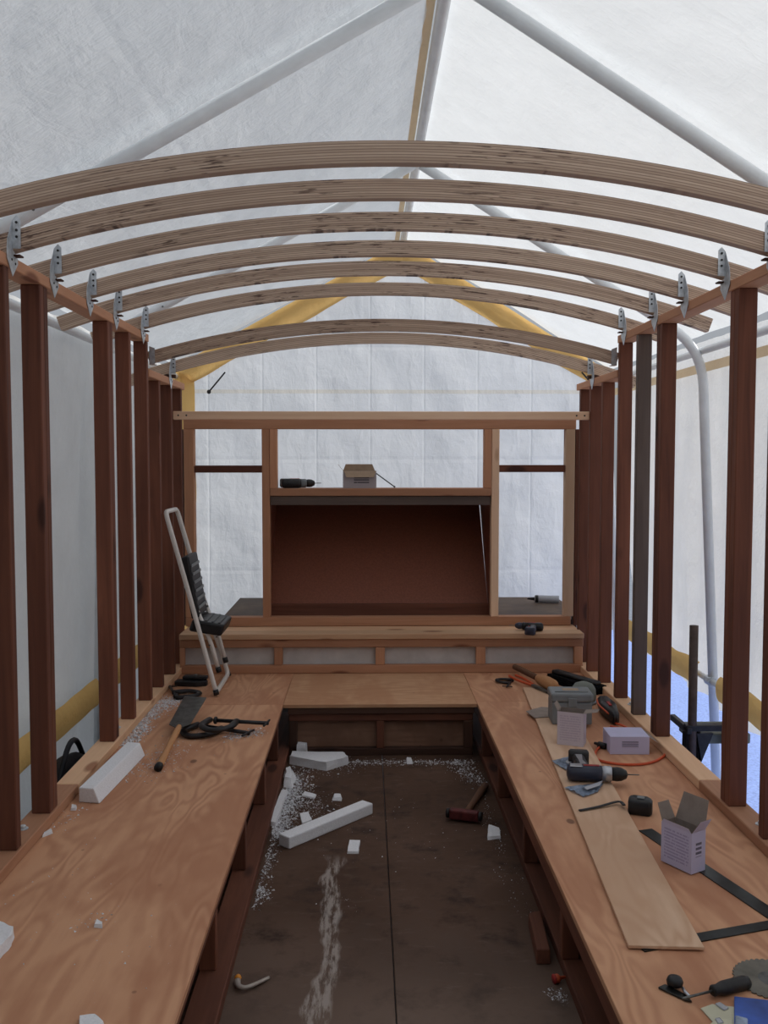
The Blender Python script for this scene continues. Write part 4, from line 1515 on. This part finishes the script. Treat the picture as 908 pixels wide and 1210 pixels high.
flat_pack('hardware_card', 'cream hardware card tucked under the blue pack', [(828, 1192), (842, 1187), (880, 1192), (880, 1216), (846, 1212)], BZ + 0.0005, 0.002, M_CREAMCARD, ([(845, 1188), (851, 1186), (862, 1193), (856, 1196)], M_LILACPLASTIC, 0.003))
flat_pack('hardware_card', 'shiny blue hardware pack in front of the saw blade', [(868, 1179), (915, 1184), (940, 1222), (868, 1222)], BZ + 0.0035, 0.004, M_BLUECARD, ([(869, 1204), (884, 1208), (884, 1216), (869, 1216)], M_FILM, 0.006))
flat_pack('hardware_card', 'second cream card with a lilac slip at the bench edge of the blue pack', [(838, 1212), (848, 1203), (866, 1206), (866, 1222), (838, 1226)], BZ + 0.003, 0.0015, M_CREAMCARD, ([(845, 1205), (851, 1204), (856, 1210), (849, 1211)], M_LILACPLASTIC, 0.002))

# ---- broad scraper on the left bench
a_, b_ = W(187, 912, BZ), W(212, 872, BZ)
d_ = b_ - a_
rz = math.atan2(d_.y, d_.x)
Lh = d_.length
t = thing('broad_scraper', 'broad steel scraper with a turned wooden handle on the left bench', 'scraper', (a_.x, a_.y, BZ + 0.016), rz)
t.rotation_euler = (0, math.radians(-4.5), rz)
link('handle', lathe_bm([(0.008, 0.0), (0.0145, 0.004), (0.016, 0.03), (0.013, Lh * 0.4), (0.0145, Lh * 0.85), (0.012, Lh)], 14, 'x'), wood('handle_wood', 0), t, True)
link('ferrule', lathe_bm([(0.0165, -0.002), (0.0168, 0.012), (0.0165, 0.024)], 14, 'x'), M_BLACK, t, True)
tipL, tipR = W(222, 842, BZ), W(248, 846, BZ)
Lbld = ((tipL + tipR) / 2 - a_).length
link('blade', prism_bm([(Lh * 0.97, -0.012), (Lh * 1.06, -0.045), (Lbld, -0.062), (Lbld * 1.03, 0.050), (Lh * 1.06, 0.050), (Lh * 0.97, 0.012)], -0.001, 0.0015), M_STEEL, t)


# ---- foam pieces
def foam(label, base, z, h, inset=0.0, seed=0.0, name='foam_block', group=None, rough=0.004, cuts=3):
    P = [W(a, b, z) for a, b in base] if not isinstance(base[0], Vector) else base
    c = sum(P, Vector()) / len(P)
    lo = [Vector((q.x, q.y, z)) for q in P]
    hi = [Vector((q.x + (c.x - q.x) * inset, q.y + (c.y - q.y) * inset, z + h)) for q in P]
    bm_ = hull_slab(lo, hi)
    bmesh.ops.subdivide_edges(bm_, edges=bm_.edges[:], cuts=cuts, use_grid_fill=True)
    for v in bm_.verts:
        k = min(1.0, (v.co.z - z) / max(h, 1e-4) * 2)
        n_ = Vector((noise.noise(v.co * 30 + Vector((seed, 0, 0))), noise.noise(v.co * 30 + Vector((0, seed + 9, 0))), noise.noise(v.co * 30 + Vector((0, 0, seed + 17))) * k))
        v.co += n_ * rough
        v.co.z = max(v.co.z, z + 0.0003)
    o = link(name, bm_, M_FOAM)
    for v in o.data.vertices:
        v.co -= Vector((c.x, c.y, z))
    o.location = (c.x, c.y, z)
    return tag(o, label, 'foam piece', group)


a_, b_, c_ = W(93, 948, BZ), W(118, 950, BZ), W(172, 893, BZ)
d_ = c_ - b_
hb_ = 0.055
lo = [a_, b_, c_, a_ + d_]
ctr_ = sum(lo, Vector()) / 4
bm_ = hull_slab([Vector((q.x, q.y, BZ + 0.0003)) for q in lo],
                [Vector((q.x, q.y, BZ + hb_)) for q in (lo[0].lerp(lo[1], 0.02), lo[0].lerp(lo[1], 0.72), lo[3].lerp(lo[2], 0.72), lo[3].lerp(lo[2], 0.02))])
bmesh.ops.bevel(bm_, geom=bm_.edges[:], offset=0.004, segments=2, profile=0.5, affect='EDGES')
o = link('foam_block', bm_, M_FOAM)
for v in o.data.vertices:
    v.co -= Vector((ctr_.x, ctr_.y, BZ))
o.location = (ctr_.x, ctr_.y, BZ)
tag(o, 'long white foam block with a slanted side on the left bench', 'foam piece')

foam('white foam offcut at the wall edge of the left bench', [(-30, 1122), (-6, 1140), (14, 1118), (17, 1108), (-6, 1098), (-30, 1100)], BZ, 0.03, 0.05, 2.0, 'foam_offcut')
foam('white foam sliver at the open end of the left bench', [(92, 1222), (94, 1204), (112, 1203), (124, 1212), (118, 1224)], BZ, 0.012, 0.1, 3.0, 'foam_offcut')
foam('small torn foam bit midway along the left bench', [(111, 1096), (114, 1089), (121, 1093), (122, 1097)], BZ, 0.010, 0.2, 4.0, 'foam_offcut', rough=0.003, cuts=2)
foam('tiny foam chip on the left bench beside the bottom plate', [(50, 990), (52, 986), (61, 981), (62, 985)], BZ, 0.008, 0.1, 5.0, 'foam_offcut', rough=0.002, cuts=2)
foam('foam chip just in front of the slanted foam block', [(83, 958), (85, 953), (91, 954), (90, 958)], BZ, 0.010, 0.2, 5.5, 'foam_offcut', rough=0.003, cuts=2)

# on the floor
p0, p1 = W(342, 1004, 0), W(441, 962, 0)
d_ = p1 - p0
nr_ = Vector((-d_.y, d_.x, 0)).normalized()
t_w = 0.062
q = [p0 + nr_ * 0, p1, p1 + nr_ * t_w, p0 + nr_ * t_w]
bm_ = hull_slab([Vector((v.x, v.y, 0.0003)) for v in q], [Vector((v.x, v.y, 0.048)) for v in q])
bmesh.ops.bevel(bm_, geom=bm_.edges[:], offset=0.005, segments=2, profile=0.5, affect='EDGES')
c_ = sum(q, Vector()) / 4
o = link('foam_bar', bm_, M_FOAM)
for v in o.data.vertices:
    v.co -= Vector((c_.x, c_.y, 0))
o.location = (c_.x, c_.y, 0)
tag(o, 'long square white foam bar lying across the floor', 'foam piece')
foam('broken white foam slab on the floor before the platform', [(342, 903), (386, 911), (412, 903), (406, 898), (345, 897)], 0.0, 0.042, 0.02, 7.0, 'foam_slab', rough=0.006)
foam('white foam lump behind the broken slab', [(350, 896), (362, 896), (364, 893), (352, 892)], 0.0, 0.070, 0.2, 8.0, 'foam_offcut')
foam('long thin foam strip on the floor along the left bench', [(318, 975), (326, 978), (337, 946), (341, 936), (333, 936)], 0.0, 0.015, 0.05, 9.0, 'foam_offcut')
foam('upright foam chunk on the floor by the left bench', [(335, 930), (346, 932), (350, 920), (342, 910), (336, 913)], 0.0, 0.035, 0.35, 10.0, 'foam_offcut', rough=0.008)
foam('square foam flake between the strip and the bar', [(357, 975), (369, 971), (365, 961), (354, 963)], 0.0, 0.008, 0.05, 11.0, 'foam_offcut', rough=0.003)
foam('square foam flake on the floor in front of the bar', [(410, 1009), (424, 1009), (426, 995), (413, 995)], 0.0, 0.010, 0.05, 12.0, 'foam_offcut', rough=0.003)
foam('ragged foam scrap on the floor in front of the hammer', [(576, 993), (592, 991), (591, 981), (584, 979), (577, 976)], 0.0, 0.012, 0.1, 13.0, 'foam_offcut', rough=0.004)
foam('small foam nub behind the foam bar', [(393, 946), (404, 947), (404, 941), (394, 940)], 0.0, 0.014, 0.3, 14.0, 'foam_offcut')
foam('small foam peg on the floor before the platform', [(481, 903), (488, 903), (487, 898), (480, 897)], 0.0, 0.014, 0.2, 15.0, 'foam_offcut', rough=0.003, cuts=2)
foam('thin foam flake beside the upright chunk', [(356, 941), (372, 944), (374, 940), (360, 936)], 0.0, 0.006, 0.1, 16.0, 'foam_offcut', rough=0.002, cuts=2)


def crumbs(name, label, regions, z, seed):
    """regions: (pixel polygon-ish blob centre, spread, count, max size)"""
    rnd = random.Random(seed)
    b_ = bmesh.new()
    for (ax, ay), (bx, by), n_, wpx, smax in regions:
        for _ in range(n_):
            u = rnd.random()
            px, py = ax + (bx - ax) * u + rnd.gauss(0, wpx), ay + (by - ay) * u + rnd.gauss(0, wpx * 0.5)
            c = W(px, py, z)
            if z < 0.1 and not (-0.385 < c.x < 0.565 and c.y < 4.685):
                continue
            s_ = smax * (0.22 + 1.1 * rnd.random() ** 4)
            vs_ = [b_.verts.new(c + Vector((rnd.uniform(-1, 1) * s_, rnd.uniform(-1, 1) * s_, 0.0002))) for _ in range(3)]
            vt = b_.verts.new(c + Vector((rnd.uniform(-.4, .4) * s_, rnd.uniform(-.4, .4) * s_, s_ * rnd.uniform(0.4, 0.9))))
            b_.faces.new(vs_)
            for i in range(3):
                b_.faces.new((vs_[i], vs_[(i + 1) % 3], vt))
    return tag(link(name, b_, M_DUST), label, 'foam crumbs', kind='stuff')


crumbs('foam_crumbs', 'white foam crumbs scattered over the left bench top', [
    ((150, 862), (197, 828), 3200, 8, 0.008), ((148, 882), (172, 856), 900, 6, 0.010), ((120, 925), (165, 890), 260, 10, 0.006), ((196, 832), (216, 824), 900, 6, 0.007),
    ((165, 915), (215, 880), 900, 14, 0.005), ((268, 872), (308, 864), 900, 5, 0.006), ((222, 866), (245, 868), 160, 7, 0.005),
    ((55, 985), (110, 940), 220, 7, 0.005), ((30, 1000), (180, 1160), 160, 45, 0.004), ((85, 1100), (130, 1080), 40, 8, 0.005)], BZ, 3)
crumbs('foam_crumbs', 'white foam crumbs scattered over the dark floor', [
    ((322, 990), (350, 918), 4500, 10, 0.009), ((345, 935), (380, 960), 800, 14, 0.006), ((405, 901), (560, 901), 1600, 3.5, 0.006),
    ((350, 908), (420, 906), 380, 9, 0.006), ((540, 905), (572, 925), 800, 8, 0.006), ((318, 1000), (296, 1070), 1100, 7, 0.007),
    ((570, 940), (592, 1010), 200, 5, 0.004), ((350, 960), (560, 1000), 160, 45, 0.004), ((595, 1020), (630, 1090), 120, 10, 0.004),
    ((650, 1170), (672, 1185), 200, 5, 0.005), ((300, 1050), (315, 1060), 260, 5, 0.006), ((380, 1050), (420, 1075), 40, 14, 0.004)], 0.0, 5)

# ---- hammer on the floor
a_, b_ = W(574, 929, 0.012), W(549, 965, 0.02)
d_ = b_ - a_
Lh = d_.length
t = thing('club_hammer', 'short club hammer with a red and black head on the floor', 'hammer', (a_.x, a_.y, 0.0175), math.atan2(d_.y, d_.x))
t.rotation_euler = (0, math.radians(-1.2), math.atan2(d_.y, d_.x))
link('handle', lathe_bm([(0.010, 0.0), (0.0165, 0.008), (0.017, 0.08), (0.013, Lh * 0.6), (0.014, Lh + 0.02)], 14, 'x'), wood('old_handle', 0), t, True)
hd = bmesh.new()
hd.free()
hb = box_bm(Lh - 0.016, Lh + 0.022, -0.062, 0.062, -0.018, 0.024, 0.007, 2)
head = link('head', hb, simple('worn_red_paint', (0.11, 0.018, 0.018), 0.55, 0.1, 0.4, 24, 0.6), t)
for sg in (-1, 1):
    f_ = lathe_bm([(0.019, 0.0), (0.021, sg * 0.006), (0.019, sg * 0.014)], 16, 'y')
    fo = link('striking_face', f_, M_BLACKMETAL, head, True)
    fo.location = (Lh + 0.003, sg * 0.0622, 0.003)

# ---- wood block, glue tube, ear plug on the floor
P = [W(635, 1093, 0), W(646, 1140, 0), W(663, 1140, 0), W(650, 1090, 0)]
c = sum(P, Vector()) / 4
t = thing('wood_block', 'rough redwood offcut on the floor against the tool bench', 'wood block', (c.x - 0.03, c.y, 0))
b = hull_slab([Vector((q.x - c.x, q.y - c.y, 0.0005)) for q in P], [Vector(((q.x - c.x) * 0.9, (q.y - c.y) * 0.95, 0.045)) for q in P])
bmesh.ops.bevel(b, geom=b.edges[:], offset=0.003, segments=1, affect='EDGES')
link('block', b, wood('redwood', 1), t)
a_, b_ = W(281, 1157, 0.012), W(318, 1155, 0.006)
t = thing('glue_tube', 'squeezed glue tube with an orange cap on the floor', 'glue tube', (a_.x, a_.y, 0))
pts = smooth_path([a_ + Vector((0, -0.006, 0)), a_ + Vector((0.008, -0.035, 0.0)), a_ + Vector((0.035, -0.040, 0.0)), b_], 5)
n_ = len(pts)
link('tube', tube_bm(pts, [0.010 - 0.005 * k / n_ for k in range(n_)], 10, flat=0.8, flat_axis=(0, 0, 1)), M_CRANK, t, True, True)
cp = lathe_bm([(0.009, 0.0), (0.010, 0.012), (0.007, 0.020)], 12, 'y')
bmesh.ops.translate(cp, vec=a_ + Vector((0, -0.004, 0.0)), verts=cp.verts)
link('cap', cp, M_ORANGECAP, t, True, True)
p = W(661, 1161, 0)
t = thing('orange_nozzle', 'small orange nozzle cap on the floor under the tool bench', 'nozzle cap', (p.x, p.y, 0.0), 0.3)
cp = lathe_bm([(0.012, -0.016), (0.013, -0.004), (0.010, 0.0), (0.005, 0.004), (0.004, 0.020)], 14, 'x')
bmesh.ops.translate(cp, vec=(0, 0, 0.0132), verts=cp.verts)
link('cap', cp, M_ORANGE, t, True)
link('collar', lathe_bm([(0.0132, -0.018), (0.0136, -0.016), (0.0132, -0.014)], 14, 'x'), M_RED, t, True).location = (0, 0, 0.0138)

# ---- sealant tube on the outer deck
t = thing('sealant_tube', 'grey sealant tube lying on the outer deck by the right window post', 'sealant tube', (1.22, 6.32, 0.533 + 0.026), math.radians(172))
link('barrel', lathe_bm([(0.024, -0.10), (0.025, -0.095), (0.025, 0.055), (0.022, 0.066)], 16, 'x'), M_LILACPLASTIC, t, True)
link('nozzle', lathe_bm([(0.011, 0.0662), (0.010, 0.075), (0.004, 0.115)], 12, 'x'), M_BLACK, t, True)
link('end_band', lathe_bm([(0.0255, 0.040), (0.0258, 0.050), (0.0255, 0.060)], 16, 'x'), M_BLACK, t, True)

# ---- folded step stool leaning on the left wall
sb0 = Vector((-0.79, 4.845, BZ + 0.018))
ly0 = 0.0
st = thing('step_stool', 'folded cream step stool with black treads leaning on the left studs', 'step stool', (sb0.x, sb0.y, BZ))
lean = Vector((-0.268, 0.0, 0.958)).normalized()      # up along the frame
out = Vector((lean.z, 0, -lean.x))                     # away from the wall
Ls_ = 0.985


def sp(u, v, n_=0.0):
    """u along the wall, v up the frame, n_ away from the frame"""
    return Vector((0, u, 0.020)) + lean * v + out * n_


main = round_corners([sp(0.06, 0.0, 0.0), sp(0.055, Ls_ * 0.5), sp(0.07, Ls_), sp(0.345, Ls_), sp(0.365, Ls_ * 0.5), sp(0.42, 0.0)], 0.05, 6)
main = [sp(0.42, 0.012)] + [sp(0.20, 0.0, 0.0)] if False else main
link('main_frame', tube_bm(round_corners([sp(0.0, 0.0), sp(0.045, Ls_ * 0.55), sp(0.055, Ls_), sp(0.35, Ls_), sp(0.36, Ls_ * 0.55), sp(0.43, 0.0)], 0.045, 6, closed=True), 0.0125, 10, closed=True), M_WHITEENAMEL, st, True)
for u in (0.0, 0.43):
    f_ = link('rubber_foot', tube_bm([sp(u, -0.012), sp(u, 0.016)], 0.0145, 10), M_BLACK, st, True)
for u in (0.085, 0.325):
    lg = link('rear_leg', tube_bm(round_corners([sp(u, 0.58, -0.012), sp(u, 0.26, 0.030), sp(u, 0.10, 0.028)], 0.06, 5), 0.0115, 10), M_WHITEENAMEL, st, True)
    link('rubber_foot', tube_bm([sp(u, 0.115, 0.028), sp(u, 0.085, 0.028)], 0.0145, 10), M_BLACK, lg, True)
    for v in (0.60, 0.545, 0.42, 0.24):
        rv = lathe_bm([(0.0055, 0.0), (0.0055, 0.0015)], 8, 'y')
        bmesh.ops.translate(rv, vec=sp(u - 0.0135, v, 0.02 if v < 0.5 else -0.010), verts=rv.verts)
        link('rivet', rv, M_STEEL, lg)


def slab(c0, du, dv, dn, bevel):
    """block spanned by three vectors from a corner"""
    lo = [c0, c0 + du, c0 + du + dv, c0 + dv]
    b_ = hull_slab(lo, [q_ + dn for q_ in lo])
    bmesh.ops.recalc_face_normals(b_, faces=b_.faces)
    bmesh.ops.bevel(b_, geom=b_.edges[:], offset=bevel, segments=2, profile=0.5, affect='EDGES')
    return b_


vU = Vector((0, 1, 0))
tr = link('upper_tread', slab(sp(0.060, 0.40, -0.030), vU * 0.25, lean * 0.33 + out * 0.035, out * 0.045 + lean * 0.0, 0.010), M_BLACK, st)
for k in range(6):
    rb = slab(sp(0.075, 0.44 + 0.045 * k, 0.0195 + 0.0048 * k), vU * 0.22, lean * 0.016 + out * 0.0017, out * 0.006, 0.002)
    link('tread_rib', rb, M_GREYPLASTIC, tr)
flat = Vector((0.985, 0, -0.17))
tr = link('lower_tread', slab(sp(0.055, 0.345, -0.062), vU * 0.29, flat * 0.175, Vector((0.02, 0, 0.062)), 0.012), M_BLACK, st)
for k in range(4):
    rb = slab(sp(0.075, 0.345, -0.062) + Vector((0.02, 0, 0.0625)) + flat * (0.03 + 0.035 * k), vU * 0.25, flat * 0.012, Vector((0.001, 0, 0.003)), 0.001)
    link('tread_rib', rb, M_BLACK, tr)

# ---- steel stand outside the right wall
sx, sy = 1.58, 4.42
t = thing('steel_stand', 'dark steel stand with an upright post outside the right studs', 'stand', (sx, sy, GZ))
link('post', tube_bm([(0, 0, 0.30), (0, 0, 1.165)], 0.021, 14), simple('rusty_pipe', (0.10, 0.07, 0.06), 0.6, 0.3), t, True)
link('crossbar', box_bm(-0.035, 0.17, -0.022, 0.022, 0.652, 0.682, 0.003), M_BLACKMETAL, t)
link('crossbar', box_bm(-0.035, -0.01, -0.03, 0.22, 0.640, 0.672, 0.003), M_BLACKMETAL, t)
for x0_, x1_, y_ in ((-0.03, -0.04, 0.0), (0.03, 0.055, 0.015), (0.16, 0.17, 0.0)):
    link('leg', tube_bm([(x0_, y_, 0.65), (x1_, y_, 0.0)], 0.017, 4), M_BLACKMETAL, t)
link('gusset', hull_slab([Vector((0.02, -0.012, 0.64)), Vector((0.10, -0.012, 0.64)), Vector((0.045, -0.012, 0.50))], [Vector((0.02, 0.012, 0.64)), Vector((0.10, 0.012, 0.64)), Vector((0.045, 0.012, 0.50))]), M_BLACKMETAL, t)
link('platform', box_bm(0.02, 0.30, 0.03, 0.25, 0.575, 0.625, 0.005), M_GREENGREY, t)

# ---- dark bag outside the left wall
t = thing('black_bag', 'slumped black nylon bag outside the left studs', 'bag', (-1.30, 4.0, GZ))
b = bmesh.new()
bmesh.ops.create_icosphere(b, subdivisions=4, radius=1.0)
for v in b.verts:
    v.co = Vector((v.co.x * 0.10, v.co.y * 0.36, v.co.z * 0.34 + 0.34))
    v.co += Vector((noise.noise(v.co * 6), noise.noise(v.co * 6 + Vector((9, 0, 0))), noise.noise(v.co * 7 + Vector((0, 9, 0))))) * 0.035
    v.co.z = max(v.co.z, 0.0005)
link('sack', b, M_BAG, t, True)
link('strap', tube_bm(smooth_path([(0.02, -0.18, 0.62), (0.03, -0.08, 0.74), (0.02, 0.06, 0.73), (0.02, 0.16, 0.63)], 6), 0.012, 8), M_BAG, t, True)
